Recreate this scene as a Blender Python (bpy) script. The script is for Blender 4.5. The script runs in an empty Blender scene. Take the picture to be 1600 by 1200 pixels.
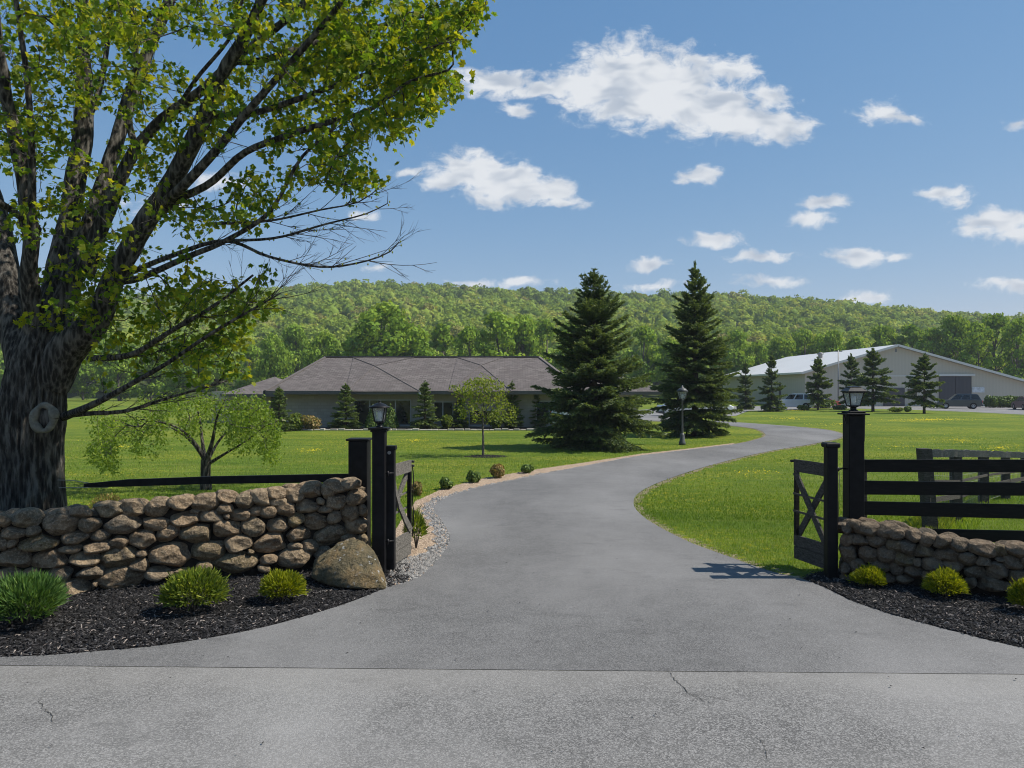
import bpy, math, random
import numpy as np
from mathutils import Vector, noise as mnoise
from mathutils.geometry import tessellate_polygon

C = bpy.context.scene
COL = C.collection
F = 1155.0            # focal length in photo pixels (photo 1600 wide)
HZ = 606.0            # horizon row in the photo
EYE = 2.5             # eye height, metres

# ------------------------------------------------------------------ camera
cam = bpy.data.cameras.new("camera")
cam.sensor_width = 36.0
cam.lens = 36.0 * F / 1600.0
cam.shift_y = (HZ - 600.0) / 1600.0 * -1.0 * -1.0
cam.clip_start = 0.1
cam.clip_end = 6000
cam_o = bpy.data.objects.new("camera", cam)
cam_o.location = (0, 0, EYE)
cam_o.rotation_euler = (math.radians(90), 0, 0)
COL.objects.link(cam_o)
C.camera = cam_o

# ------------------------------------------------------------------ light
SUN_AZ = 91.0      # clockwise from +Y
SUN_EL = 50.0
sl = bpy.data.lights.new("sun", 'SUN')
sl.energy = 5.0
sl.angle = math.radians(0.5)
sl.color = (1.0, 0.94, 0.83)
so = bpy.data.objects.new("sun", sl)
so.rotation_euler = (math.radians(90 - SUN_EL), 0, math.radians(180 - SUN_AZ) )
_d = Vector((math.sin(math.radians(SUN_AZ)) * math.cos(math.radians(SUN_EL)),
             math.cos(math.radians(SUN_AZ)) * math.cos(math.radians(SUN_EL)),
             math.sin(math.radians(SUN_EL))))
so.rotation_euler = _d.to_track_quat('Z', 'Y').to_euler()
so.location = (30, 5, 40)
COL.objects.link(so)

C.view_settings.view_transform = 'Standard'
C.view_settings.look = 'None'
C.view_settings.exposure = 0.33
C.view_settings.gamma = 1.0
C.render.engine = 'CYCLES'
C.cycles.use_denoising = True
C.cycles.filter_width = 1.05
C.cycles.pixel_filter_type = 'BLACKMAN_HARRIS'
C.cycles.max_bounces = 5
C.cycles.transparent_max_bounces = 8
C.cycles.volume_bounces = 0
C.cycles.caustics_reflective = False
C.cycles.caustics_refractive = False

# ------------------------------------------------------------------ world: sky with clouds
CLOUDS = [  # photo px centre, half sizes, strength
    (985, 116, 88, 52, 1.0), (930, 140, 95, 30, 1.0), (1050, 142, 88, 60, 1.0), (1110, 170, 85, 42, 1.0), (1010, 165, 110, 34, .95),
    (1165, 195, 60, 24, 1.0), (1215, 200, 52, 27, 1.0), (1140, 112, 60, 26, .72), (1200, 155, 45, 25, .62), (1090, 95, 50, 20, .6),
    (775, 128, 60, 24, .85), (745, 112, 40, 14, .6), (808, 172, 28, 14, .72), (850, 140, 45, 16, .8),
    (735, 268, 66, 32, 1.0), (785, 287, 72, 32, 1.0), (845, 300, 52, 24, .9), (700, 285, 45, 16, .75), (880, 318, 38, 11, .7),
    (1092, 278, 34, 17, .72), (1065, 286, 22, 10, .55), (1375, 175, 42, 18, .74), (1415, 184, 40, 9, .5),
    (1475, 300, 48, 12, .66), (1492, 312, 26, 18, .6), (1290, 316, 48, 12, .74), (1266, 343, 34, 14, .7),
    (1565, 350, 62, 22, .92), (1600, 368, 60, 16, .8), (1530, 362, 40, 12, .7), (1116, 375, 42, 11, .8), (1190, 402, 58, 10, .72),
    (1345, 400, 46, 16, .85), (1400, 402, 30, 8, .55), (1015, 413, 38, 10, .75), (1200, 441, 62, 10, .6), (815, 442, 62, 8, .6),
    (740, 442, 50, 7, .5), (1575, 445, 55, 11, .7), (1360, 463, 48, 11, .6), (1025, 447, 60, 8, .55), (1590, 190, 34, 10, .5),
    (640, 272, 34, 9, .4), (340, 285, 70, 16, .55), (560, 338, 36, 10, .5), (590, 418, 40, 9, .4), (250, 320, 70, 14, .5),
    (1900, 180, 150, 60, .9), (-350, 230, 180, 60, .9), (2300, 330, 170, 40, .9), (-900, 380, 200, 40, .8),
]
w = bpy.data.worlds.new("World")
C.world = w
w.use_nodes = True
nt = w.node_tree
nt.nodes.clear()
_wo = nt.nodes.new('ShaderNodeOutputWorld')
_bg = nt.nodes.new('ShaderNodeBackground')
_sky = nt.nodes.new('ShaderNodeTexSky')
_sky.sky_type = 'NISHITA'
_sky.sun_disc = False
_sky.sun_elevation = math.radians(SUN_EL)
_sky.sun_rotation = math.radians(SUN_AZ)
_sky.air_density = 1.0
_sky.dust_density = 0.0
_sky.ozone_density = 3.0
_bg.inputs['Strength'].default_value = 0.0652
def wn(t, **k):
    n = nt.nodes.new(t)
    for a, b in k.items():
        setattr(n, a, b)
    return n
def wm(op, a, b=None, c=None, clamp=False):
    n = nt.nodes.new('ShaderNodeMath')
    n.operation = op
    n.use_clamp = clamp
    for i, v in enumerate((a, b, c)):
        if v is None:
            continue
        if isinstance(v, (int, float)):
            n.inputs[i].default_value = v
        else:
            nt.links.new(v, n.inputs[i])
    return n.outputs[0]
def wv(op, a, b=None):
    n = nt.nodes.new('ShaderNodeVectorMath')
    n.operation = op
    for i, v in enumerate((a, b)):
        if v is None:
            continue
        if isinstance(v, (tuple, list)):
            n.inputs[i].default_value = v
        else:
            nt.links.new(v, n.inputs[i])
    return n
_tc = wn('ShaderNodeTexCoord')
_sp = wn('ShaderNodeSeparateXYZ')
nt.links.new(_tc.outputs['Generated'], _sp.inputs[0])
_y = wm('MAXIMUM', _sp.outputs[1], 0.02)
_u = wm('DIVIDE', _sp.outputs[0], _y)
_v = wm('DIVIDE', _sp.outputs[2], _y)
_cb = wn('ShaderNodeCombineXYZ')
nt.links.new(_u, _cb.inputs[0]); nt.links.new(_v, _cb.inputs[1])
def wnoise(vec, scale, detail=6, rough=0.6, stretch=(1, 1.5, 1)):
    m = wv('MULTIPLY', vec, stretch)
    n = wn('ShaderNodeTexNoise')
    n.inputs['Scale'].default_value = scale
    n.inputs['Detail'].default_value = detail
    n.inputs['Roughness'].default_value = rough
    nt.links.new(m.outputs[0], n.inputs['Vector'])
    return n
_wp = wnoise(_cb.outputs[0], 16, 2, 0.55)
_off = wv('MULTIPLY', wv('SUBTRACT', _wp.outputs['Color'], (0.5, 0.5, 0.5)).outputs[0], (0.034, 0.026, 0))
_uv = wv('ADD', _cb.outputs[0], _off.outputs[0]).outputs[0]
def cloud_field(uv):
    acc = None
    for (cx, cy, rx, ry, st) in CLOUDS:
        st = 0.22 + 0.78*st
        s = wv('MULTIPLY_ADD', uv, (F / rx, F / ry, 0))
        s.inputs[2].default_value = ((800 - cx) / rx, (cy - HZ) / ry, 0)
        l = wv('LENGTH', s.outputs[0])
        f = wm('MULTIPLY_ADD', l.outputs['Value'], -0.62 * st, 1.0 * st)
        acc = f if acc is None else wm('SMOOTH_MAX', acc, f, 0.12)
    return wm('MAXIMUM', acc, 0.0)
_fld = cloud_field(_uv)
_fb = wnoise(_uv, 36, 6, 0.62)
_dens = wm('ADD', _fld, wm('MULTIPLY', wm('SUBTRACT', _fb.outputs['Fac'], 0.5), 1.2))
_mr = wn('ShaderNodeMapRange', interpolation_type='SMOOTHSTEP')
_mr.inputs['From Min'].default_value = 0.20
_mr.inputs['From Max'].default_value = 0.64
nt.links.new(_dens, _mr.inputs['Value'])
# a second look a little higher up: where there is cloud above, the base is grey
_fb2 = wnoise(_uv, 17, 2, 0.5, (1, 2.2, 1))
_sh = _fb2.outputs['Fac']
_shr = wn('ShaderNodeMapRange', interpolation_type='SMOOTHSTEP')
_shr.inputs['From Min'].default_value = 0.42
_shr.inputs['From Max'].default_value = 0.68
nt.links.new(_sh, _shr.inputs['Value'])
_mx = wn('ShaderNodeMix', data_type='RGBA')
_mx.inputs[6].default_value = (9.8, 10.1, 10.5, 1)
_mx.inputs[7].default_value = (5.6, 6.4, 7.6, 1)
nt.links.new(wm('MULTIPLY', _shr.outputs[0], wm('MINIMUM', wm('MULTIPLY', _fld, 1.3), 1.0)), _mx.inputs[0])
_hs = wn('ShaderNodeHueSaturation')
_hs.inputs['Saturation'].default_value = 1.0
_hs.inputs['Value'].default_value = 1.0
_sc = wn('ShaderNodeSeparateColor'); nt.links.new(_sky.outputs[0], _sc.inputs[0])
_cc = wn('ShaderNodeCombineColor')
for _i, (_A, _g) in enumerate(((1.10, 0.94), (0.824, 0.62), (0.847, 0.42))):   # clear, evenly blue spring air
    nt.links.new(wm('MULTIPLY', wm('POWER', wm('MULTIPLY', _sc.outputs[_i], 0.082), _g), _A/0.082), _cc.inputs[_i])
nt.links.new(_cc.outputs[0], _hs.inputs['Color'])
_cm = wn('ShaderNodeMix', data_type='RGBA')
nt.links.new(wm('MULTIPLY', _mr.outputs[0], 0.97), _cm.inputs[0])
nt.links.new(_hs.outputs[0], _cm.inputs[6])
nt.links.new(_mx.outputs[2], _cm.inputs[7])
_up = wm('GREATER_THAN', _sp.outputs[2], 0.0)
_fin = wn('ShaderNodeMix', data_type='RGBA')
nt.links.new(_up, _fin.inputs[0])
nt.links.new(_hs.outputs[0], _fin.inputs[6])
nt.links.new(_cm.outputs[2], _fin.inputs[7])
nt.links.new(_fin.outputs[2], _bg.inputs['Color'])
nt.links.new(_bg.outputs[0], _wo.inputs['Surface'])

# ------------------------------------------------------------------ helpers
def at(px, py, Y):
    return np.array([(px - 800.0) / F * Y, Y, EYE - (py - HZ) / F * Y])
def gnd(px, py, z=0.0):
    Y = (EYE - z) * F / (py - HZ)
    return np.array([(px - 800.0) / F * Y, Y, z])

def tag(o, label=None, cat=None, group=None, kind=None):
    if label: o['label'] = label
    if cat: o['category'] = cat
    if group: o['group'] = group
    if kind: o['kind'] = kind
    return o

def empty(name, loc, label=None, cat=None, group=None, rz=0.0):
    o = bpy.data.objects.new(name, None)
    COL.objects.link(o)
    o.empty_display_size = 0.2
    o.location = tuple(float(v) for v in loc)
    o.rotation_euler = (0, 0, rz)
    return tag(o, label, cat, group)

class G:
    """collects faces (numpy) and links them as one mesh object"""
    def __init__(s):
        s.v = []; s.f = []; s.n = 0; s.r = []; s.sm = []
    def add(s, v, f, r=None, smooth=False):
        v = np.asarray(v, dtype=np.float32).reshape(-1, 3)
        f = np.asarray(f, dtype=np.int32)
        s.v.append(v); s.f.append(f + s.n); s.n += len(v)
        if r is None: r = 0.5
        r = np.broadcast_to(np.asarray(r, dtype=np.float32), (len(v),))
        s.r.append(r); s.sm.append(np.full(len(f), smooth, dtype=bool))
        return s
    def box(s, x0, x1, y0, y1, z0, z1, r=None):
        v = [(x0,y0,z0),(x1,y0,z0),(x1,y1,z0),(x0,y1,z0),(x0,y0,z1),(x1,y0,z1),(x1,y1,z1),(x0,y1,z1)]
        f = [(0,3,2,1),(4,5,6,7),(0,1,5,4),(1,2,6,5),(2,3,7,6),(3,0,4,7)]
        return s.add(v, f, r)
    def bbox(s, x0, x1, y0, y1, z0, z1, b=0.01):
        """box with chamfered edges"""
        v = []; 
        xs=(x0,x1); ys=(y0,y1); zs=(z0,z1)
        idx = {}
        for i in (0,1):
            for j in (0,1):
                for k in (0,1):
                    sx=b if i==0 else -b; sy=b if j==0 else -b; sz=b if k==0 else -b
                    idx[(i,j,k,0)] = len(v); v.append((xs[i], ys[j]+sy, zs[k]+sz))
                    idx[(i,j,k,1)] = len(v); v.append((xs[i]+sx, ys[j], zs[k]+sz))
                    idx[(i,j,k,2)] = len(v); v.append((xs[i]+sx, ys[j]+sy, zs[k]))
        q = []
        def face(ids): q.append(ids)
        for i in (0,1): face([idx[(i,0,0,0)],idx[(i,1,0,0)],idx[(i,1,1,0)],idx[(i,0,1,0)]][::(1 if i else -1)])
        for j in (0,1): face([idx[(0,j,0,1)],idx[(1,j,0,1)],idx[(1,j,1,1)],idx[(0,j,1,1)]][::(-1 if j else 1)])
        for k in (0,1): face([idx[(0,0,k,2)],idx[(1,0,k,2)],idx[(1,1,k,2)],idx[(0,1,k,2)]][::(1 if k else -1)])
        for a in (0,1):
            for c in (0,1):
                face([idx[(a,c,0,0)],idx[(a,c,1,0)],idx[(a,c,1,1)],idx[(a,c,0,1)]])
                face([idx[(a,0,c,0)],idx[(a,1,c,0)],idx[(a,1,c,2)],idx[(a,0,c,2)]])
                face([idx[(0,a,c,1)],idx[(1,a,c,1)],idx[(1,a,c,2)],idx[(0,a,c,2)]])
        s.add(v, q)
        t = [[idx[(i,j,k,0)],idx[(i,j,k,1)],idx[(i,j,k,2)]] for i in (0,1) for j in (0,1) for k in (0,1)]
        s.f.append(np.array(t, dtype=np.int32) + (s.n - len(v))); s.sm.append(np.zeros(8, dtype=bool))
        return s
    def beam(s, p0, p1, wd, ht, up=(0,0,1), r=None):
        p0 = np.array(p0, float); p1 = np.array(p1, float)
        d = p1 - p0; d /= np.linalg.norm(d)
        up = np.array(up, float)
        if abs(d @ up) > 0.98: up = np.array((0, 1.0, 0))
        a = np.cross(d, up); a /= np.linalg.norm(a)
        b = np.cross(a, d)
        v = []
        for p in (p0, p1):
            for (i, j) in ((-1,-1),(1,-1),(1,1),(-1,1)):
                v.append(p + a*i*wd/2 + b*j*ht/2)
        f = [(0,1,2,3),(7,6,5,4),(0,4,5,1),(1,5,6,2),(2,6,7,3),(3,7,4,0)]
        return s.add(v, f, r)
    def tube(s, pts, rad, n=8, cap=True, r=None, smooth=True):
        pts = np.asarray(pts, float); m = len(pts)
        rad = np.broadcast_to(np.asarray(rad, float), (m,))
        t = np.gradient(pts, axis=0); t /= (np.linalg.norm(t, axis=1, keepdims=True) + 1e-9)
        ref = np.array((0.3, 0.9, 0.2)) if abs(t[0][2]) > .7 else np.array((0, 0, 1.0))
        a = np.cross(t, ref); a /= (np.linalg.norm(a, axis=1, keepdims=True) + 1e-9)
        b = np.cross(t, a)
        th = np.linspace(0, 2*np.pi, n, endpoint=False)
        v = pts[:,None,:] + rad[:,None,None]*(np.cos(th)[None,:,None]*a[:,None,:] + np.sin(th)[None,:,None]*b[:,None,:])
        i = np.arange(m-1)[:,None]*n; j = np.arange(n)[None,:]; j2 = (j+1) % n
        f = np.stack([i+j, i+n+j, i+n+j2, i+j2], -1).reshape(-1, 4)
        s.add(v.reshape(-1,3), f, r, smooth)
        if cap:
            o = s.n - m*n
            s.f.append(np.array([list(range(o, o+n))], dtype=np.int32)); s.sm.append(np.array([False]))
            o2 = o + (m-1)*n
            s.f.append(np.array([list(range(o2+n-1, o2-1, -1))], dtype=np.int32)); s.sm.append(np.array([False]))
        return s
    def lathe(s, prof, n=24, c=(0,0,0), smooth=True, twist=0.0):
        th = np.linspace(0, 2*np.pi, n, endpoint=False) + twist
        v = []
        for (rr, z) in prof:
            v.append(np.stack([c[0]+rr*np.cos(th), c[1]+rr*np.sin(th), np.full(n, c[2]+z)], -1))
        m = len(prof)
        i = np.arange(m-1)[:,None]*n; j = np.arange(n)[None,:]; j2 = (j+1) % n
        f = np.stack([i+j, i+j2, i+n+j2, i+n+j], -1).reshape(-1, 4)
        return s.add(np.concatenate(v), f, None, smooth)
    def build(s, name, mat, parent=None, origin=None, kind=None, label=None):
        me = bpy.data.meshes.new(name)
        V = np.concatenate(s.v) if s.v else np.zeros((0,3), np.float32)
        base = np.zeros(3); q_ = parent
        while q_ is not None:
            base = base + np.array(q_.location); q_ = q_.parent
        if origin is None: origin = base
        origin = np.array(origin, float)
        V = V - origin.astype(np.float32)
        tot = np.concatenate([np.full(len(f), f.shape[1], dtype=np.int32) for f in s.f])
        idx = np.concatenate([f.reshape(-1) for f in s.f]).astype(np.int32)
        me.vertices.add(len(V)); me.vertices.foreach_set('co', V.reshape(-1))
        me.loops.add(len(idx)); me.loops.foreach_set('vertex_index', idx)
        me.polygons.add(len(tot))
        st = np.concatenate([[0], np.cumsum(tot)[:-1]]).astype(np.int32)
        me.polygons.foreach_set('loop_start', st)
        me.polygons.foreach_set('use_smooth', np.concatenate(s.sm))
        me.update(calc_edges=True)
        at_ = me.attributes.new('rnd', 'FLOAT', 'POINT')
        at_.data.foreach_set('value', np.concatenate(s.r))
        if isinstance(mat, (list, tuple)):
            for m_ in mat: me.materials.append(m_)
        else:
            me.materials.append(mat)
        o = bpy.data.objects.new(name, me)
        COL.objects.link(o)
        if parent is not None:
            o.parent = parent
        o.location = tuple(float(x) for x in (origin - base))
        if kind: o['kind'] = kind
        if label: o['label'] = label
        return o

def copy_tree(o, parent=None):
    c = o.copy(); COL.objects.link(c); c.parent = parent
    for ch in list(o.children):
        copy_tree(ch, c)
    return c

def sheet(poly, z, name, mat, kind='structure', **k):
    """flat polygon in the ground plane"""
    P = [Vector((p[0], p[1], 0)) for p in poly]
    tris = tessellate_polygon([P])
    g = G()
    f = []
    for t in tris:
        a, b, c_ = (poly[i] for i in t)
        cr = (b[0]-a[0])*(c_[1]-a[1]) - (b[1]-a[1])*(c_[0]-a[0])
        f.append(t if cr > 0 else t[::-1])
    g.add([(p[0], p[1], z) for p in poly], f)
    return g.build(name, mat, kind=kind, **k)

def spline(pts, n=8):
    P = [np.array(p, float) for p in pts]
    P = [2*P[0]-P[1]] + P + [2*P[-1]-P[-2]]
    out = []
    for i in range(1, len(P)-2):
        for k in range(n):
            t = k/n
            out.append(0.5*((2*P[i]) + (-P[i-1]+P[i+1])*t + (2*P[i-1]-5*P[i]+4*P[i+1]-P[i+2])*t*t + (-P[i-1]+3*P[i]-3*P[i+1]+P[i+2])*t**3))
    out.append(P[-2])
    return np.array(out)

def inside(poly, X, Y):
    poly = np.asarray(poly)[:, :2]
    r = np.zeros(len(X), bool)
    x0, y0 = poly[-1]
    for x1, y1 in poly:
        c = ((y1 > Y) != (y0 > Y))
        with np.errstate(divide='ignore', invalid='ignore'):
            xi = (x0 - x1) * (Y - y1) / ((y0 - y1) if y0 != y1 else 1e-9) + x1
        r ^= (c & (X < xi))
        x0, y0 = x1, y1
    return r

def unit(a):
    return a / (np.linalg.norm(a, axis=-1, keepdims=True) + 1e-9)

# smooth pseudo noise: sum of sines, vectorised
class SN:
    def __init__(s, seed, freq, octs=4, gain=0.55):
        r = np.random.RandomState(seed)
        s.k = []; a = 1.0; tot = 0
        for o in range(octs):
            for _ in range(5):
                k = unit(r.normal(size=3)) * freq * (1.9**o) * r.uniform(.7, 1.3)
                s.k.append((k, r.uniform(0, 6.28), a)); tot += a*a
            a *= gain
        s.nrm = 1.0/math.sqrt(tot/2)
    def __call__(s, P):
        v = 0
        for k, ph, a in s.k:
            v = v + a*np.sin(P @ k + ph)
        return v * s.nrm * 0.5

# ------------------------------------------------------------------ materials
class M:
    def __init__(s, name, rough=0.8, spec=0.3):
        s.m = bpy.data.materials.new(name); s.m.use_nodes = True
        s.t = s.m.node_tree; s.p = s.t.nodes['Principled BSDF']
        s.out = s.t.nodes['Material Output']
        s.p.inputs['Roughness'].default_value = rough
        s.p.inputs['Specular IOR Level'].default_value = spec
        s._tc = None
    def node(s, t, **k):
        n = s.t.nodes.new(t)
        for a, b in k.items(): setattr(n, a, b)
        return n
    def link(s, a, b): s.t.links.new(a, b)
    def co(s, kind='Object'):
        if s._tc is None: s._tc = s.node('ShaderNodeTexCoord')
        return s._tc.outputs[kind]
    def mapv(s, vec, scale=(1,1,1), loc=(0,0,0)):
        n = s.node('ShaderNodeMapping'); n.inputs['Scale'].default_value = scale; n.inputs['Location'].default_value = loc
        s.link(vec, n.inputs['Vector']); return n.outputs[0]
    def noise(s, scale, detail=4, rough=0.55, vec=None, out='Fac', dist=0.0):
        n = s.node('ShaderNodeTexNoise')
        n.inputs['Scale'].default_value = scale; n.inputs['Detail'].default_value = detail
        n.inputs['Roughness'].default_value = rough; n.inputs['Distortion'].default_value = dist
        s.link(vec if vec is not None else s.co(), n.inputs['Vector'])
        return n.outputs[out]
    def vor(s, scale, vec=None, feature='F1', out='Distance'):
        n = s.node('ShaderNodeTexVoronoi', feature=feature)
        n.inputs['Scale'].default_value = scale
        s.link(vec if vec is not None else s.co(), n.inputs['Vector'])
        return n.outputs[out]
    def ramp(s, fac, stops):
        n = s.node('ShaderNodeValToRGB')
        el = n.color_ramp.elements
        while len(el) < len(stops): el.new(0.5)
        for e, (p, c_) in zip(el, stops):
            e.position = p
            e.color = (c_ if len(c_) == 4 else (*c_, 1)) if isinstance(c_, (tuple, list)) else (c_, c_, c_, 1)
        s.link(fac, n.inputs[0]); return n.outputs[0]
    def mix(s, fac, a, b, blend='MIX'):
        n = s.node('ShaderNodeMix', data_type='RGBA', blend_type=blend)
        for i, v in ((0, fac), (6, a), (7, b)):
            if isinstance(v, (int, float)): n.inputs[i].default_value = v
            elif isinstance(v, (tuple, list)): n.inputs[i].default_value = (*v, 1) if len(v) == 3 else v
            else: s.link(v, n.inputs[i])
        return n.outputs[2]
    def math(s, op, a, b=0.0, clamp=False):
        n = s.node('ShaderNodeMath', operation=op); n.use_clamp = clamp
        for i, v in ((0, a), (1, b)):
            if isinstance(v, (int, float)): n.inputs[i].default_value = v
            else: s.link(v, n.inputs[i])
        return n.outputs[0]
    def attr(s, name='rnd'):
        n = s.node('ShaderNodeAttribute', attribute_name=name); return n.outputs['Fac']
    def orand(s):
        return s.node('ShaderNodeObjectInfo').outputs['Random']
    def color(s, v):
        if isinstance(v, (tuple, list)): s.p.inputs['Base Color'].default_value = (*v, 1)
        else: s.link(v, s.p.inputs['Base Color'])
        s.c = v
        return s
    def bump(s, h, strength=0.5, dist=0.02):
        n = s.node('ShaderNodeBump'); n.inputs['Strength'].default_value = strength; n.inputs['Distance'].default_value = dist
        s.link(h, n.inputs['Height']); s.link(n.outputs[0], s.p.inputs['Normal']); return s
    def translucent(s, amount=0.4, tint=(1.3, 1.25, 0.5)):
        tr = s.node('ShaderNodeBsdfTranslucent')
        c = s.mix(1.0, s.c, tint, 'MULTIPLY')
        s.link(c, tr.inputs['Color'])
        mx = s.node('ShaderNodeMixShader'); mx.inputs[0].default_value = amount
        s.link(s.p.outputs[0], mx.inputs[1]); s.link(tr.outputs[0], mx.inputs[2])
        s.link(mx.outputs[0], s.out.inputs['Surface'])
        return s

def simple(name, col, rough=0.6, spec=0.4, var=0.15, scale=8, bump=0.0, metal=0.0):
    m = M(name, rough, spec)
    n = m.noise(scale, 4)
    c = m.mix(m.ramp(n, [(0.3, 0.0), (0.7, 1.0)]), tuple(x*(1-var) for x in col), tuple(min(1, x*(1+var)) for x in col))
    m.color(c)
    m.p.inputs['Metallic'].default_value = metal
    if bump: m.bump(n, bump, 0.01)
    return m.m

def leafmat(name, dark, mid, light, trans=0.42, rough=0.55, patch=0.35, tint=(1.25, 1.2, 0.45)):
    m = M(name, rough, 0.25)
    r = m.attr()
    c = m.ramp(r, [(0.0, dark), (0.45, mid), (1.0, light)])
    n = m.noise(patch, 2, 0.5)
    c = m.mix(m.ramp(n, [(0.35, 0.0), (0.65, 0.35)]), c, tuple(x*0.75 for x in dark))
    m.color(c); m.translucent(trans, tint)
    return m.m
print("helpers ok")

# ================================================================== MATERIALS
def m_grass_ground():
    m = M('lawn', 0.9, 0.1)
    n1 = m.noise(0.22, 5, 0.7); n2 = m.noise(2.6, 4, 0.65); n3 = m.noise(38, 3, 0.7)
    a = m.ramp(n1, [(0.3, (0.075, 0.135, 0.014)), (0.5, (0.125, 0.19, 0.018)), (0.72, (0.22, 0.26, 0.028))])
    b = m.mix(m.ramp(n2, [(0.35, 0.0), (0.65, 0.7)]), a, (0.06, 0.10, 0.012))
    mow = m.noise(0.5, 4, 0.65, m.mapv(m.co(), (0.5, 2.6, 1)))
    b = m.mix(m.ramp(mow, [(0.45, 0.0), (0.68, 0.5)]), b, (0.26, 0.27, 0.05))
    c = m.mix(m.ramp(n3, [(0.35, 0.0), (0.72, 0.45)]), b, (0.035, 0.07, 0.009))
    # dandelions and worn patches
    p = m.noise(0.10, 3, 0.6, m.mapv(m.co(), (1, 1.6, 1), (13, 4, 0)))
    d = m.noise(7.0, 3, 0.7)
    f = m.math('MULTIPLY', m.ramp(p, [(0.46, 0.0), (0.58, 1.0)]), m.ramp(d, [(0.52, 0.0), (0.64, 0.8)]))
    c = m.mix(f, c, (0.42, 0.36, 0.02))
    m.color(c)
    m.bump(m.noise(60, 3, 0.8), 0.9, 0.03)
    return m.m
LAWN = m_grass_ground()

def m_asphalt(name, lo, hi, scale=110, band=None, tone=(1, 1, 1)):
    m = M(name, 0.85, 0.25)
    ag = m.vor(scale*.8, out='Color')
    sp = m.node('ShaderNodeSeparateColor'); m.link(ag, sp.inputs[0])
    fine = m.noise(scale*0.6, 4, 0.8)
    mixf = m.math('MULTIPLY_ADD', sp.outputs[0], 0.55); m.t.nodes[-1].inputs[2].default_value = 0.0
    k = m.math('ADD', m.math('MULTIPLY', sp.outputs[0], 0.5), m.math('MULTIPLY', fine, 0.6))
    c = m.ramp(k, [(0.26, tuple(a*.62 for a in lo)), (0.46, lo), (0.64, tuple((a+b)/2 for a, b in zip(lo, hi))), (0.86, tuple(b*1.15 for b in hi))])
    big = m.noise(0.45, 5, 0.6, m.mapv(m.co(), (0.6, 1.6, 1)))
    c = m.mix(m.ramp(big, [(0.3, 0.0), (0.7, 0.35)]), c, tuple(x*0.62 for x in hi))
    med = m.noise(3.2, 4, 0.6)
    c = m.mix(m.ramp(med, [(0.4, 0.0), (0.75, 0.22)]), c, tuple(x*1.15 for x in hi))
    wear = m.noise(0.22, 3, 0.55, m.mapv(m.co(), (1.5, .8, 1), (3.1, 2.2, 0)))
    c = m.mix(m.ramp(wear, [(0.42, 0.0), (0.66, 0.5)]), c, tuple(x*1.22 for x in hi))
    patch = m.noise(1.1, 5, 0.7, m.mapv(m.co(), (1, 2.2, 1), (8, 1, 0)))
    c = m.mix(m.ramp(patch, [(0.56, 0.0), (0.72, 0.35)]), c, tuple(x*.7 for x in lo))
    if band:
        sy = m.node('ShaderNodeSeparateXYZ'); m.link(m.co(), sy.inputs[0])
        wob = m.math('ADD', sy.outputs[1], m.math('MULTIPLY', m.math('SUBTRACT', m.noise(1.6, 4), 0.5), 0.5))
        # sandy worn edge beside the seam, a darker wheel track further out
        e = m.ramp(m.math('MULTIPLY', m.math('SUBTRACT', wob, 4.2), 0.4), [(0.0, 0.2), (0.45, 0.0), (0.70, 0.10), (0.84, 0.40), (1.0, 0.42)])
        c = m.mix(e, c, (0.238, 0.228, 0.214))
    m.color(c)
    h = m.math('ADD', m.vor(scale, feature='SMOOTH_F1'), m.math('MULTIPLY', fine, 0.5))
    m.bump(h, 0.5, 0.007)
    return m.m
ASPH_DRIVE = m_asphalt('drive_asphalt', (0.088, 0.0865, 0.086), (0.205, 0.201, 0.199), 150)
ASPH_ROAD = m_asphalt('road_asphalt', (0.090, 0.0885, 0.087), (0.262, 0.256, 0.250), 115, band=True)
ASPH_LOT = m_asphalt('lot_asphalt', (0.13, 0.13, 0.132), (0.24, 0.235, 0.232), 60)

def m_mulch():
    m = M('mulch', 0.95, 0.15)
    n = m.noise(45, 5, 0.75, dist=0.6)
    c = m.ramp(n, [(0.3, (0.006, 0.005, 0.005)), (0.55, (0.018, 0.016, 0.016)), (0.8, (0.05, 0.042, 0.04))])
    m.color(c); m.bump(n, 1.0, 0.04)
    return m.m
MULCH = m_mulch()
def m_chip():
    m = M('mulch_chip', 0.85, 0.3)
    m.color(m.ramp(m.attr(), [(0.0, (0.006, 0.006, 0.006)), (0.60, (0.016, 0.015, 0.016)), (0.84, (0.04, 0.037, 0.038)), (0.955, (0.11, 0.105, 0.105)), (0.99, (0.30, 0.25, 0.22))]))
    return m.m
CHIP = m_chip()
def m_gravel(name, stops, s=55):
    m = M(name, 0.95, 0.15)
    v = m.vor(s, out='Color'); sp = m.node('ShaderNodeSeparateColor'); m.link(v, sp.inputs[0])
    c = m.ramp(sp.outputs[0], stops)
    n = m.noise(2.0, 4, 0.6)
    c = m.mix(m.ramp(n, [(0.4, 0.0), (0.7, 0.3)]), c, stops[0][1])
    m.color(c); m.bump(m.vor(s), -0.8, 0.02)
    return m.m
GRAVEL_TAN = m_gravel('tan_gravel', [(0.0, (0.16, 0.115, 0.08)), (0.5, (0.33, 0.24, 0.165)), (1.0, (0.52, 0.41, 0.31))])
GRAVEL_GREY = m_gravel('grey_gravel', [(0.0, (0.07, 0.07, 0.072)), (0.5, (0.18, 0.178, 0.175)), (1.0, (0.40, 0.39, 0.38))], 38)
def m_pebble():
    m = M('pebble', 0.85, 0.3)
    m.color(m.ramp(m.attr(), [(0.0, (0.10, 0.10, 0.10)), (0.45, (0.26, 0.25, 0.24)), (0.5, (0.24, 0.17, 0.12)), (1.0, (0.55, 0.42, 0.31))]))
    return m.m
PEBBLE = m_pebble()

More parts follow.
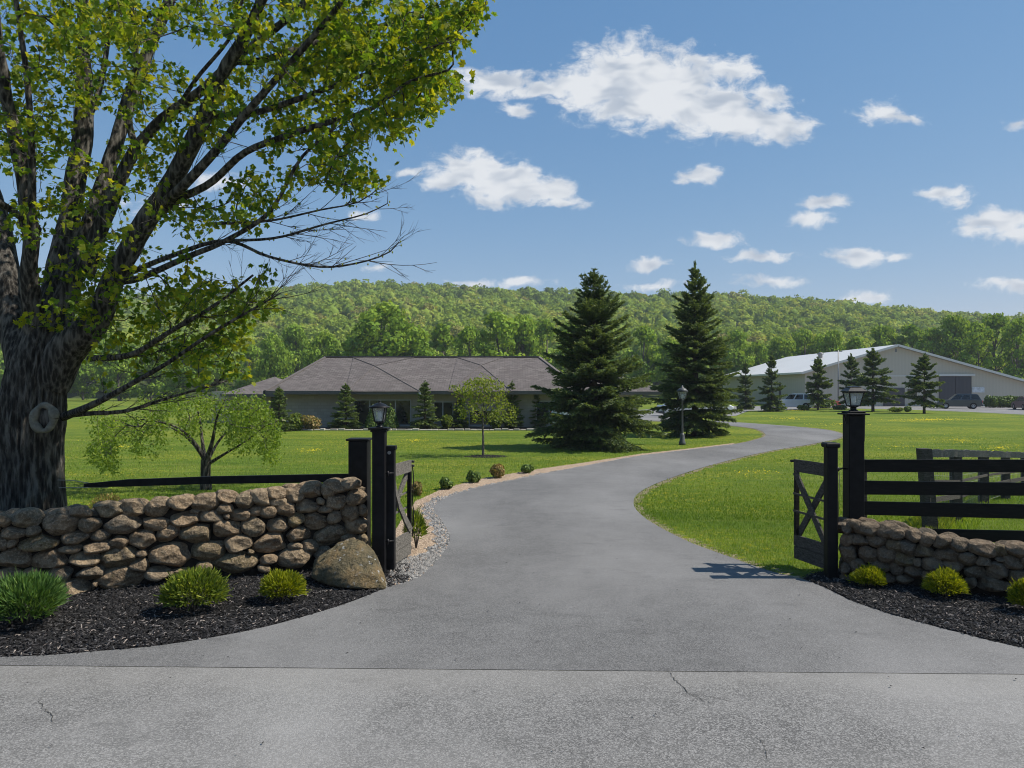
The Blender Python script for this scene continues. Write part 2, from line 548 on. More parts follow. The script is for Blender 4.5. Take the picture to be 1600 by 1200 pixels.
def m_stone(name, tint=1.0, cool=0.0):
    m = M(name, 0.85, 0.25)
    r = m.orand() ; a = m.attr()
    k = m.math('FRACT', m.math('ADD', r, a))
    base = m.ramp(k, [(0.0, (0.22, 0.175, 0.125)), (0.25, (0.30, 0.235, 0.165)), (0.5, (0.20, 0.165, 0.12)), (0.72, (0.35, 0.29, 0.21)), (0.86, (0.19, 0.175, 0.15)), (1.0, (0.23, 0.19, 0.095))])
    n = m.noise(9, 6, 0.65); n2 = m.noise(38, 4, 0.7)
    c = m.mix(m.ramp(n, [(0.35, 0.0), (0.62, 0.8)]), base, (0.055, 0.045, 0.035))
    c = m.mix(m.ramp(n2, [(0.46, 0.0), (0.68, 0.6)]), c, (0.46, 0.40, 0.32))
    lich = m.noise(5.0, 5, 0.7, m.mapv(m.co(), (1,1,1), (7, 3, 1)))
    c = m.mix(m.ramp(lich, [(0.60, 0.0), (0.70, 0.35)]), c, (0.16, 0.165, 0.07))
    c = m.mix(1.0, c, (1.12, 1.0, 0.86), 'MULTIPLY')
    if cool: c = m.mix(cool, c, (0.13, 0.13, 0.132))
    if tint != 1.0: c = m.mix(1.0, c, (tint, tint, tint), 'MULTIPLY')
    m.color(c)
    h = m.math('ADD', m.math('ADD', m.math('MULTIPLY', m.noise(14, 7, 0.68, dist=0.4), .8), m.math('MULTIPLY', n2, 0.35)), m.math('MULTIPLY', m.vor(9, m.mapv(m.co(), (1,1,1.4))), .9))
    m.bump(h, 1.0, 0.06)
    return m.m
STONE = m_stone('fieldstone')
STONE_R = m_stone('shaded_grey_fieldstone', 0.68, 0.12)  # greyer stone for the right wall, tint carries its front's shade as colour
def m_boulder():
    m = M('boulder', 0.85, 0.25)
    n = m.noise(4.2, 7, 0.7); n2 = m.noise(30, 5, 0.7)
    c = m.ramp(n, [(0.34, (0.07, 0.06, 0.035)), (0.47, (0.17, 0.14, 0.08)), (0.60, (0.235, 0.165, 0.08)), (0.78, (0.22, 0.18, 0.105))])
    c = m.mix(m.ramp(n2, [(0.5, 0.0), (0.75, 0.4)]), c, (0.30, 0.26, 0.19))
    lich = m.noise(16, 4, 0.6, m.mapv(m.co(), (1,1,1), (3, 8, 2)))
    big = m.noise(2.4, 2, 0.5, m.mapv(m.co(), (1,1,1), (1, 8, 5)))
    f = m.math('MULTIPLY', m.ramp(lich, [(0.58, 0.0), (0.63, 1.0)]), m.ramp(big, [(0.46, 0.0), (0.56, 1.0)]))
    c = m.mix(f, c, (0.52, 0.52, 0.50))
    m.color(c)
    m.bump(m.math('ADD', m.noise(9, 8, 0.72), m.math('MULTIPLY', n2, 0.4)), 1.0, 0.11)
    return m.m
BOULDER = m_boulder()

def m_bark(name, lo, mid, hi, sc=1.0, stretch=0.16, bump=1.0):
    m = M(name, 0.92, 0.15)
    v = m.mapv(m.co(), (1, 1, stretch))
    n = m.noise(26*sc, 6, 0.7, v, dist=0.8); b = m.vor(17*sc, v)
    k = m.math('ADD', m.math('MULTIPLY', n, 0.7), m.math('MULTIPLY', b, 0.45))
    c = m.ramp(k, [(0.3, lo), (0.52, mid), (0.75, hi)])
    m.color(c); m.bump(k, bump, 0.05)
    return m.m
BARK = m_bark('maple_bark', (0.007, 0.006, 0.006), (0.036, 0.032, 0.028), (0.17, 0.155, 0.135), 1.1, .2)
BARK_SM = m_bark('small_tree_bark', (0.04, 0.033, 0.028), (0.09, 0.078, 0.066), (0.20, 0.18, 0.16), 2.0)
BARK_CON = m_bark('conifer_bark', (0.025, 0.02, 0.016), (0.07, 0.055, 0.045), (0.13, 0.11, 0.09), 1.5)
KNOT_M = simple('pruning_scar', (0.17, 0.16, 0.13), 0.9, 0.2, 0.3, 22, 0.5)

LEAF_MAPLE = leafmat('maple_leaf', (0.065, 0.138, 0.017), (0.152, 0.254, 0.026), (0.435, 0.435, 0.029), 0.6, patch=0.5, tint=(1.45, 1.3, 0.45))
LEAF_WEEP = leafmat('fine_leaf', (0.10, 0.175, 0.024), (0.19, 0.29, 0.038), (0.35, 0.41, 0.05), 0.5)
LEAF_SAP = leafmat('sapling_leaf', (0.115, 0.172, 0.023), (0.218, 0.276, 0.034), (0.368, 0.391, 0.052), 0.45)
NEEDLE = leafmat('spruce_needle', (0.046, 0.080, 0.036), (0.098, 0.148, 0.058), (0.27, 0.32, 0.11), 0.36, 0.5, 0.8)
NEEDLE_LT = leafmat('young_needle', (0.054, 0.093, 0.028), (0.116, 0.171, 0.046), (0.264, 0.310, 0.070), 0.2, 0.5, 0.8)
BUSH_Y = leafmat('golden_shrub_leaf', (0.075, 0.11, 0.006), (0.22, 0.26, 0.012), (0.46, 0.44, 0.025), 0.4, patch=3)
BUSH_G = leafmat('green_tuft_leaf', (0.033, 0.083, 0.017), (0.083, 0.171, 0.039), (0.220, 0.330, 0.088), 0.35, patch=3)
BUSH_YG = leafmat('yellow_green_shrub_leaf', (0.055, 0.094, 0.013), (0.143, 0.209, 0.028), (0.396, 0.418, 0.055), 0.38, patch=3)
BUSH_D = leafmat('dark_shrub_leaf', (0.043, 0.085, 0.020), (0.102, 0.170, 0.037), (0.255, 0.323, 0.068), 0.25, patch=2)
BUSH_O = leafmat('rusty_shrub_leaf', (0.100, 0.112, 0.025), (0.237, 0.200, 0.062), (0.525, 0.300, 0.150), 0.3, patch=2)
GRASS_B = leafmat('grass_blade', (0.105, 0.19, 0.014), (0.20, 0.305, 0.026), (0.38, 0.45, 0.09), 0.35, patch=0.3)

def m_far(name, cols, patch, bright=1.0):
    m = M(name, 0.9, 0.05)
    c = m.ramp(m.attr(), cols)
    c = m.mix(1.0, c, (1.14*bright, 1.06*bright, 0.80*bright), 'MULTIPLY')
    m.color(c); m.translucent(0.33, (1.25, 1.1, 0.5))
    return m.m
FAR = m_far('forest_leaf', [(0.0, (0.088, 0.149, 0.032)), (0.3, (0.149, 0.236, 0.042)), (0.6, (0.219, 0.306, 0.060)), (0.85, (0.289, 0.341, 0.088)), (1.0, (0.19, 0.20, 0.085))], 0.01, 1.12)
MID = m_far('tree_line_leaf', [(0.0, (0.066, 0.129, 0.026)), (0.4, (0.124, 0.214, 0.036)), (0.8, (0.198, 0.297, 0.053)), (1.0, (0.314, 0.388, 0.083))], 0.1, 1.3)
HILLM = simple('forest_floor', (0.05, 0.07, 0.02), 0.95, 0.05, 0.3, 0.05)

BLACKP = simple('black_painted_wood', (0.007, 0.007, 0.008), 0.55, 0.14, 0.5, 9, 0.25)
def m_blackwood():
    m = M('weathered_black_wood', 0.65, 0.12)
    v = m.mapv(m.co(), (0.8, 1, 6))
    n = m.noise(7, 6, 0.7, v)
    m.color(m.ramp(n, [(0.35, (0.006, 0.006, 0.006)), (0.6, (0.012, 0.011, 0.010)), (0.8, (0.04, 0.036, 0.032))]))
    m.bump(n, 0.4, 0.01); return m.m
BLACKW = m_blackwood()
def m_greywood(name='grey_weathered_wood', k=1.0):
    m = M(name, 0.9, 0.15)
    v = m.mapv(m.co(), (3, 3, 10))
    n = m.noise(6, 6, 0.7, v, dist=0.5)
    m.color(m.ramp(n, [(0.3, (0.05*k, 0.045*k, 0.04*k)), (0.55, (0.14*k, 0.13*k, 0.115*k)), (0.8, (0.27*k, 0.25*k, 0.225*k))]))
    m.bump(n, 0.6, 0.01); return m.m
GREYW = m_greywood()
GREYW_D = m_greywood('dark_weathered_wood', 0.55)
GREYW_P = m_greywood('paddock_wood', 0.5)
GREYW_L = m_greywood('pale_paling_wood', 1.7)
METALB = simple('black_metal', (0.012, 0.012, 0.014), 0.42, 0.3, 0.3, 14, 0.1, 0.3)
METALG = simple('grey_metal', (0.22, 0.225, 0.23), 0.5, 0.5, 0.2, 10, 0.0, 0.4)
WIRE = simple('wire', (0.25, 0.25, 0.25), 0.5, 0.5, 0.2)
def m_glass():
    m = M('lantern_glass', 0.12, 0.5)
    m.color((0.75, 0.78, 0.78)); m.p.inputs['Transmission Weight'].default_value = 0.0
    tr = m.node('ShaderNodeBsdfTransparent'); tr.inputs['Color'].default_value = (0.86, 0.9, 0.9, 1)
    mx = m.node('ShaderNodeMixShader'); mx.inputs[0].default_value = 0.72
    m.link(m.p.outputs[0], mx.inputs[1]); m.link(tr.outputs[0], mx.inputs[2]); m.link(mx.outputs[0], m.out.inputs['Surface'])
    return m.m
GLASS = m_glass()
BULB = simple('bulb_white', (0.72, 0.72, 0.70), 0.3, 0.5, 0.03)

def m_roof():
    m = M('roof_shingles', 0.92, 0.15)
    br = m.node('ShaderNodeTexBrick')
    br.inputs['Scale'].default_value = 1.0
    br.inputs['Brick Width'].default_value = 0.34; br.inputs['Row Height'].default_value = 0.16
    br.inputs['Mortar Size'].default_value = 0.012; br.inputs['Bias'].default_value = 0.0
    br.inputs['Color1'].default_value = (0.105, 0.092, 0.087, 1); br.inputs['Color2'].default_value = (0.175, 0.155, 0.147, 1)
    br.inputs['Mortar'].default_value = (0.055, 0.048, 0.045, 1)
    v = m.node('ShaderNodeCombineXYZ'); s = m.node('ShaderNodeSeparateXYZ'); m.link(m.co(), s.inputs[0])
    m.link(m.math('ADD', s.outputs[0], m.math('MULTIPLY', s.outputs[2], 0.0)), v.inputs[0]); m.link(m.math('MULTIPLY', s.outputs[2], 2.6), v.inputs[1])
    m.link(v.outputs[0], br.inputs['Vector'])
    n = m.noise(0.8, 4, 0.6)
    c = m.mix(m.ramp(n, [(0.35, 0.0), (0.7, 0.35)]), br.outputs['Color'], (0.12, 0.10, 0.10))
    m.color(c); m.bump(br.outputs['Fac'], -0.4, 0.02)
    return m.m
ROOF = m_roof()
RIDGE = simple('ridge_cap', (0.135, 0.12, 0.113), 0.9, 0.15, 0.2)
def m_wallblock(name, col, rh=0.2, bw=0.4):
    m = M(name, 0.85, 0.2)
    br = m.node('ShaderNodeTexBrick')
    br.inputs['Scale'].default_value = 1.0; br.inputs['Brick Width'].default_value = bw; br.inputs['Row Height'].default_value = rh
    br.inputs['Mortar Size'].default_value = 0.012
    br.inputs['Color1'].default_value = (*[x*0.92 for x in col], 1); br.inputs['Color2'].default_value = (*[x*1.08 for x in col], 1)
    br.inputs['Mortar'].default_value = (*[x*0.84 for x in col], 1)
    v = m.node('ShaderNodeCombineXYZ'); s = m.node('ShaderNodeSeparateXYZ'); m.link(m.co(), s.inputs[0])
    m.link(m.math('ADD', s.outputs[0], s.outputs[1]), v.inputs[0]); m.link(s.outputs[2], v.inputs[1])
    m.link(v.outputs[0], br.inputs['Vector'])
    n = m.noise(0.7, 4, 0.6)
    m.color(m.mix(m.ramp(n, [(0.35, 0.0), (0.7, 0.25)]), br.outputs['Color'], tuple(x*0.7 for x in col)))
    m.bump(br.outputs['Fac'], -0.4, 0.01)
    return m.m
HWALL = m_wallblock('house_block_wall', (0.40, 0.37, 0.30))
FASCIA = simple('dark_fascia', (0.10, 0.095, 0.09), 0.6, 0.3)
WFRAME = simple('pale_window_frame', (0.42, 0.43, 0.42), 0.5, 0.4, 0.08)
def m_window():
    m = M('dark_window_glass', 0.06, 0.6)
    n = m.noise(0.9, 3, 0.6)
    m.color(m.ramp(n, [(0.4, (0.012, 0.014, 0.015)), (0.7, (0.04, 0.045, 0.04))])); return m.m
WGLASS = m_window()
def m_corr(name, col, per=3.2, rough=0.55, axis=0, soil=True):
    m = M(name, rough, 0.35)
    s = m.node('ShaderNodeSeparateXYZ'); m.link(m.co(), s.inputs[0])
    x = s.outputs[axis]
    wv_ = m.math('SINE', m.math('MULTIPLY', x, per*6.283))
    n = m.noise(0.25, 4, 0.6, m.mapv(m.co(), (1, 1, 0.25)))
    c = m.mix(m.ramp(n, [(0.35, 0.0), (0.7, 0.3)]), col, tuple(a*0.78 for a in col))
    c = m.mix(m.ramp(wv_, [(0.0, 0.12), (0.2, 0.0)]), c, tuple(a*0.7 for a in col))
    m.color(c); m.bump(wv_, 0.12, 0.02)
    return m.m
BARNW = m_corr('barn_cladding', (0.56, 0.50, 0.40), 2.2)
BARNS = m_corr('barn_side_cladding', (0.46, 0.42, 0.34), 1.4, axis=1)
BARNR = m_corr('barn_roof_metal', (0.62, 0.61, 0.59), 0.8, 0.35, axis=1)
DOORM = m_corr('sliding_door_metal', (0.085, 0.078, 0.082), 2.0)
TRIMW = simple('white_trim', (0.68, 0.66, 0.61), 0.5, 0.3, 0.05)
BOARDW = simple('notice_board', (0.62, 0.64, 0.66), 0.4, 0.4, 0.25, 3)
TYRE = simple('tyre', (0.014, 0.014, 0.014), 0.8, 0.2)
RIM = simple('rim', (0.35, 0.36, 0.37), 0.35, 0.5, 0.1, metal=0.6)
def paint(name, col):
    m = M(name, 0.28, 0.5); m.color(col); m.p.inputs['Coat Weight'].default_value = 0.6; return m.m
P_WHITE = paint('white_paint', (0.62, 0.64, 0.66)); P_SLATE = paint('slate_paint', (0.045, 0.055, 0.065))
P_MAROON = paint('maroon_paint', (0.10, 0.02, 0.03)); P_RED = paint('red_paint', (0.32, 0.05, 0.03)); P_SILVER = paint('silver_paint', (0.38, 0.41, 0.44))
LAMPR = paint('tail_lamp', (0.45, 0.02, 0.02)); LAMPW = paint('head_lamp', (0.7, 0.7, 0.68))
CRACKM = simple('crack_tar', (0.06, 0.058, 0.055), 0.9, 0.1)

# ================================================================== GROUND
g = G()
g.add([(-3000,-400,0),(3000,-400,0),(3000,4000,0),(-3000,4000,0)], [(0,1,2,3)])
g.build('ground', LAWN, kind='structure')

def P(l): return [gnd(*p)[:2] for p in l]
# the road across the foreground
rl = gnd(0, 1042); rr = gnd(1600, 1056)
sl_ = (rr[1]-rl[1])/(rr[0]-rl[0])
def seamY(x): return rl[1] + sl_*(x-rl[0])
road_poly = [(-60, -6), (60, -6), (60, seamY(60)), (-60, seamY(-60))]
sheet(road_poly, 0.012, 'road', ASPH_ROAD, label='light grey worn asphalt road across the front', cat='road') if False else sheet(road_poly, 0.012, 'road', ASPH_ROAD)

left_edge = spline(P([(600, 921), (655, 903), (690, 868), (703, 842), (690, 815), (678, 798), (690, 782), (740, 765), (800, 752), (850, 741),
                      (920, 728), (1000, 713), (1080, 703), (1150, 694), (1185, 686), (1196, 679), (1178, 670), (1130, 664.5), (1085, 661.5), (1040, 659)]), 8)
apron_left = spline(P([(-350, 1032), (0, 1029), (150, 1020), (270, 1008), (400, 985), (500, 958), (560, 938), (600, 921)]), 6)
right_edge = spline(P([(2100, 1090), (1850, 1062), (1600, 1015), (1500, 991), (1400, 964), (1330, 940), (1270, 912), (1200, 893), (1130, 868), (1070, 845), (1010, 812),
                       (990, 788), (1003, 768), (1050, 747), (1120, 725), (1200, 706), (1265, 695), (1308, 686), (1316, 679), (1290, 671.5), (1240, 666.5), (1180, 662), (1120, 658), (1040, 654)]), 8)
far_l = [gnd(960, 657)[:2], gnd(860, 655)[:2]]
far_r = [gnd(960, 650)[:2], gnd(860, 648)[:2]]
drive_poly = [(-9, seamY(-9)-0.003)] + [p for p in apron_left] + [p for p in left_edge[1:]] + far_l + far_r[::-1] + [p for p in right_edge[::-1]] + [(9, seamY(9)-0.003)]
drive_poly[0] = (apron_left[0][0], seamY(apron_left[0][0])-0.002)
drive_poly[-1] = (right_edge[0][0]+2, seamY(right_edge[0][0]+2)-0.002)
sheet(drive_poly, 0.016, 'drive', ASPH_DRIVE)

# mulch beds
mulchL = [p for p in apron_left] + [gnd(640, 909)[:2], gnd(640, 885)[:2], (-1.7, 10.6), (-5.6, 9.3), (-9, 7.9), (-12, 7.0)]
sheet(mulchL, 0.008, 'mulch', MULCH, kind='stuff', label=None)
mulchR = [gnd(1255, 905)[:2]] + [gnd(1300, 888)[:2]] + [(4.6, 10.2), (6.2, 9.0), (9.5, 7.0)] + [p for p in right_edge[:49]]
sheet(mulchR, 0.008, 'mulch', MULCH, kind='stuff', label=None)

# gravel strip beside the drive
gr_out = P([(596, 905), (606, 850), (628, 812), (650, 783), (690, 765), (740, 751), (800, 740), (850, 732), (920, 722), (1000, 709.5), (1080, 700.5), (1150, 692)])
gr_in = [p for p in left_edge if p[1] < gnd(0, 694)[1]]
sheet([p for p in gr_out] + [p for p in gr_in[::-1]], 0.006, 'tan_gravel_strip', GRAVEL_TAN, kind='stuff', label=None)
# grey border band between gravel and asphalt
gi = [np.array(p[:2]) for p in gr_in]
band = []
for i, p in enumerate(gi):
    a = gi[max(0, i-1)]; b = gi[min(len(gi)-1, i+1)]
    t = (b-a)/np.linalg.norm(b-a); nrm = np.array((-t[1], t[0]))
    Y = p[1]
    wd = 0.34 if Y < 11.5 else (0.26 if Y < 17 else 0.14)
    band.append(p + nrm*wd*(0.9 + 0.2*math.sin(i*1.7)))
sheet([p for p in gi] + [p for p in band[::-1]], 0.0105, 'grey_gravel_border', GRAVEL_GREY, kind='stuff')
greyp = P([(608, 902), (614, 884), (640, 872), (668, 868), (700, 850), (703, 845), (688, 872), (655, 903)])
sheet(greyp, 0.0135, 'grey_gravel_patch', GRAVEL_GREY, kind='stuff')

def verge(edge, side, wlo, whi, seed, z):
    rg = np.random.RandomState(seed); e = [np.array(p[:2]) for p in edge]; out = []
    for i, p in enumerate(e):
        a = e[max(0, i-1)]; b = e[min(len(e)-1, i+1)]; t = (b-a)/np.linalg.norm(b-a)
        out.append(p + np.array((-t[1], t[0]))*side*rg.uniform(wlo, whi))
    return sheet(e + out[::-1], z, 'verge', VERGE)
VERGE = m_gravel('bare_verge', [(0.0, (0.10, 0.085, 0.05)), (0.5, (0.20, 0.17, 0.10)), (1.0, (0.34, 0.28, 0.18))], 40)
def dense(e, n=5):
    e = [np.array(p[:2]) for p in e]; return [e[i]+(e[i+1]-e[i])*k/n for i in range(len(e)-1) for k in range(n)] + [e[-1]]
verge(dense(right_edge[48:]), -1, .03, .26, 5, .0045)
verge(dense([p for p in left_edge if p[1] > gnd(0, 712)[1]]), 1, .04, .22, 6, .0045)
# parking lot by the barn and behind the spruces
lot = [(26, 100.4), (26, 96), (34, 92), (gnd(1345, 638.5)[0], gnd(1345, 638.5)[1]), gnd(1430, 640.5)[:2], gnd(1520, 644)[:2], gnd(1600, 648)[:2], (95, 55), (120, 99.4)]
lot_poly = [tuple(p[:2]) for p in lot]
sheet(lot_poly, 0.010, 'parking_lot', ASPH_LOT)
lot2 = [gnd(860, 656)[:2], gnd(1000, 658)[:2], gnd(1150, 650)[:2], gnd(1170, 642)[:2], (34, 85), (40, 99.5), (24, 99.5), (2, 62)]
sheet(lot2, 0.020, 'parking_lot', ASPH_LOT)

# road cracks: thin dark ribbons
def ribbon(name, pts, wd, z):
    pts = spline(P(pts), 5); rng = random.Random(4)
    g = G(); v = []
    for i, p in enumerate(pts):
        a = pts[max(0, i-1)]; b = pts[min(len(pts)-1, i+1)]
        t = (b-a)/np.linalg.norm(b-a); n_ = np.array((-t[1], t[0]))*wd*rng.uniform(.3, 1.2)
        j = np.array((rng.uniform(-1, 1), rng.uniform(-1, 1)))*0.012
        v += [(*(p+j+n_), z), (*(p+j-n_), z)]
    f = [(2*i, 2*i+1, 2*i+3, 2*i+2) for i in range(len(pts)-1)]
    g.add(v, f); return g.build(name, CRACKM, kind='structure')
ribbon('road_crack', [(1045, 1050), (1052, 1062), (1066, 1074), (1076, 1086), (1090, 1092), (1105, 1100), (1118, 1102)], 0.0035, 0.0165)
ribbon('road_crack', [(1080, 1088), (1100, 1090), (1122, 1094), (1145, 1099)], 0.002, 0.0165)
ribbon('road_crack', [(1176, 1148), (1188, 1160), (1196, 1172), (1198, 1192)], 0.0018, 0.0165)
ribbon('road_crack', [(62, 1098), (70, 1112), (80, 1118), (82, 1130)], 0.003, 0.0165)
# seam between road and drive
g = G(); xs = np.linspace(-14, 12, 90); rg = np.random.RandomState(3)
v = []
for x in xs:
    y = seamY(x) + rg.uniform(-.006, .006)
    w_ = max(0.0004, rg.uniform(-.002, .004)); v += [(x, y-0.0005, 0.0205), (x, y+w_, 0.0205)]
g.add(v, [(2*i, 2*i+2, 2*i+3, 2*i+1) for i in range(len(xs)-1) if rg.uniform() < .22])
g.build('road_seam', CRACKM, kind='structure')

# --- loose chips of mulch
def scatter_in(poly, n, rs, bounds):
    X = rs.uniform(bounds[0], bounds[1], n); Y = rs.uniform(bounds[2], bounds[3], n)
    k = inside(poly, X, Y); return X[k], Y[k]
def chips(poly, n, seed, bounds, name, label):
    rs = np.random.RandomState(seed)
    X, Y = scatter_in(poly, n, rs, bounds); m = len(X)
    L = rs.uniform(0.010, 0.036, m); W = rs.uniform(0.003, 0.009, m); T = rs.uniform(0.002, 0.006, m)
    th = rs.uniform(0, 6.28, m); pt = rs.normal(0, 0.35, m)
    d = np.stack([np.cos(th)*np.cos(pt), np.sin(th)*np.cos(pt), np.sin(pt)], -1)
    s = unit(np.cross(d, np.array((0, 0, 1.0)))); u = np.cross(s, d)
    c = np.stack([X, Y, 0.014 + np.abs(rs.normal(0, 0.012, m))], -1)
    vs = []
    for (i, j, k) in ((-1,-1,0),(1,-1,0),(1,1,0),(-1,1,0),(-.8,-.5,1),(.8,-.5,1),(.8,.5,1),(-.8,.5,1)):
        vs.append(c + d*(i*L)[:,None] + s*(j*W)[:,None] + u*(k*T)[:,None])
    V = np.stack(vs, 1).reshape(-1, 3)
    base = np.arange(m)[:,None,None]*8
    Fq = np.array([(4,5,6,7),(0,1,5,4),(1,2,6,5),(2,3,7,6),(3,0,4,7)])[None]
    g = G(); r = np.repeat(rs.uniform(0, 1, m)**1.0, 8)
    g.add(V, (base+Fq).reshape(-1, 4), r)
    o = g.build(name, CHIP, kind='stuff'); return tag(o, label, 'mulch')
chips(mulchL, 60000, 1, (-8, 0, 6.6, 10.4), 'mulch_chips', 'black bark mulch chips spread in front of the left stone wall')
chips(mulchR, 42000, 2, (3.4, 8, 6.9, 9.9), 'mulch_chips', 'black bark mulch chips spread in front of the right stone wall')

def pebbles(poly, n, seed, bounds, lo, hi, r0, r1, name, label):
    rs = np.random.RandomState(seed)
    X, Y = scatter_in(poly, n, rs, bounds); m = len(X)
    R = rs.uniform(r0, r1, m)
    oc = np.array([(1,0,0),(0,1,0),(-1,0,0),(0,-1,0),(0,0,1),(0,0,-.6)])
    V = np.stack([X, Y, 0.012+R*0.3], -1)[:,None,:] + oc[None]*R[:,None,None]*rs.uniform(.6, 1.3, (m, 6, 1))
    f = np.array([(0,1,4),(1,2,4),(2,3,4),(3,0,4)])[None] + np.arange(m)[:,None,None]*6
    g = G(); g.add(V.reshape(-1,3), f.reshape(-1,3), np.repeat(rs.uniform(lo, hi, m), 6), True)
    o = g.build(name, PEBBLE, kind='stuff'); return tag(o, label, 'gravel')
tanpoly = [p for p in gr_out] + [p for p in gr_in[::-1]]
pebbles(tanpoly, 26000, 3, (-3, 6, 9, 30), 0.5, 1.0, 0.006, 0.018, 'tan_pebbles', 'loose tan gravel pebbles along the left side of the drive')
pebbles([p for p in gi] + [p for p in band[::-1]], 16000, 4, (-3, 3, 9, 22), 0.0, 0.48, 0.010, 0.03, 'grey_pebbles', 'grey gravel stones edging the left side of the drive')
pebbles(greyp, 5000, 5, (-2.2, -.5, 9, 11), 0.0, 0.48, 0.010, 0.028, 'grey_pebbles', 'grey gravel stones at the foot of the left gate')

# bits of leaf and twig blown onto the pavement
rsl = np.random.RandomState(91); g = G(); n = 170
X = rsl.uniform(-4.5, 4.5, n); Yv = rsl.uniform(5.0, 15, n)
sz_ = rsl.uniform(.006, .018, n); th_ = rsl.uniform(0, 6.28, n)
k_ = ~(inside(mulchL, X, Yv) | inside(mulchR, X, Yv)) & (inside(drive_poly, X, Yv) | (Yv < 6.4))
for x_, y_, s_, t_ in zip(X[k_], Yv[k_], sz_[k_], th_[k_]):
    c_, s2_ = math.cos(t_)*s_, math.sin(t_)*s_
    g.add([(x_-c_, y_-s2_, .024), (x_+s2_*.4, y_-c_*.4, .028), (x_+c_, y_+s2_, .025), (x_-s2_*.4, y_+c_*.4, .030)], [(0,1,2,3)], rsl.uniform(.5, 1))
tag(g.build('leaf_litter', CHIP, None, kind='stuff'), 'scattered bits of bark and leaf on the asphalt', 'litter')

# --- grass blades on the near lawns
allpaved = [drive_poly, mulchL, mulchR, tanpoly]
def grass(n, seed, bounds, hlo, hhi, wd, name, label):
    rs = np.random.RandomState(seed)
    X = rs.uniform(bounds[0], bounds[1], n)
    Y = bounds[2] + (bounds[3]-bounds[2])*rs.uniform(0, 1, n)**1.5
    k = np.abs(X) < Y*0.72 + 0.8
    k &= rs.uniform(size=n) < np.clip((bounds[3]-Y)/(0.45*(bounds[3]-bounds[2])), 0, 1)
    for p in allpaved: k &= ~inside(p, X, Y)
    k &= ~((X < 0) & (Y < 9.6 + (X+1.9)*0.42) )
    k &= ~((X > 3.6) & (Y < 9.9 - (X-4.2)*0.63))
    X = X[k]; Y = Y[k]; m = len(X)
    H = rs.uniform(hlo, hhi, m); th = rs.uniform(0, 6.28, m); ln = rs.uniform(0.1, 0.75, m)
    W = wd*rs.uniform(.6, 1.4, m)
    s = np.stack([np.cos(th), np.sin(th), np.zeros(m)], -1)
    l = np.stack([np.sin(th), -np.cos(th), np.zeros(m)], -1)*(ln*H)[:,None]
    c = np.stack([X, Y, np.zeros(m)], -1); up = np.array((0, 0, 1.0))
    V = np.stack([c - s*W[:,None]/2, c + s*W[:,None]/2, c + l*.45 + up*(H*.6)[:,None] + s*W[:,None]*.35, c + l*.45 + up*(H*.6)[:,None] - s*W[:,None]*.35, c + l + up*H[:,None]], 1)
    b = np.arange(m)[:,None,None]*5
    g = G(); pn = SN(9, 0.9, 2)(c)*0.25
    g.add(V.reshape(-1,3), (b+np.array([(0,1,2,3)])[None]).reshape(-1,4), np.repeat(np.clip(rs.uniform(0, .8, m)+pn, 0, 1), 5))
    g.f.append((b+np.array([(3,2,4)])[None]).reshape(-1,3).astype(np.int32)); g.sm.append(np.zeros(m, bool))
    o = g.build(name, GRASS_B, kind='stuff'); return tag(o, label, 'grass')
grass(360000, 11, (-9, 14, 9.2, 20), 0.02, 0.055, 0.006, 'lawn_grass', 'mown green lawn grass close to the gate')
grass(200000, 12, (-22, 30, 14, 42), 0.025, 0.06, 0.012, 'lawn_grass', 'mown green lawn grass further up the drive')

# ================================================================== HILL AND FOREST
PROF = [(-1500, 520), (-600, 480), (-200, 470), (100, 462), (370, 455), (450, 447), (540, 441), (640, 442), (750, 449), (850, 452), (950, 455), (1050, 458),
        (1150, 462), (1250, 468), (1350, 476), (1450, 486), (1550, 493), (1650, 500), (1900, 520), (2500, 560), (3500, 590)]
_pa = np.array([math.atan((p[0]-800)/F) for p in PROF]); _pz = np.array([(HZ-p[1])/F for p in PROF])
Y0, Y1 = 172.0, 500.0
HSN = SN(21, 0.012, 3)
def hill_z(X, Y):
    X = np.asarray(X, float); Y = np.asarray(Y, float)
    a = np.arctan2(X, Y); e = np.interp(a, _pa, _pz)
    H = e*Y1*1.0 + EYE - 9.5
    t = np.clip((Y-Y0)/(Y1-Y0), 0, 1)
    s_ = t**1.18
    z = H*s_ + np.where(t > 0, 1, 0)*HSN(np.stack([X, Y, X*0], -1))*5.0*np.sin(np.pi*np.clip(t, 0, 1))**0.6
    back = np.clip((Y-Y1)/400.0, 0, 1)
    return z - H*back*0.9
nx, ny = 140, 80
xs = np.linspace(-1.35, 1.35, nx); ys = np.concatenate([np.linspace(Y0-2, Y1+20, ny-12), np.linspace(Y1+40, Y1+420, 12)])
XX = xs[None,:]*ys[:,None]*1.1; YY = np.repeat(ys[:,None], nx, 1)
ZZ = hill_z(XX.ravel(), YY.ravel()).reshape(XX.shape); ZZ[0,:] = -1.0
g = G(); i = np.arange(ny-1)[:,None]*nx; j = np.arange(nx-1)[None,:]
g.add(np.stack([XX, YY, ZZ], -1).reshape(-1,3), np.stack([i+j, i+j+1, i+nx+j+1, i+nx+j], -1).reshape(-1,4), None, True)
g.build('hill', HILLM, kind='structure')

_ico = None
def ico(n):
    import bmesh
    bm = bmesh.new(); bmesh.ops.create_icosphere(bm, subdivisions=n, radius=1.0)
    v = np.array([x.co[:] for x in bm.verts]); f = np.array([[q.index for q in p.verts] for p in bm.faces]); bm.free()
    return v, f
ICO1, ICO2, ICO3, ICO4 = ico(1), ico(2), ico(3), ico(4)

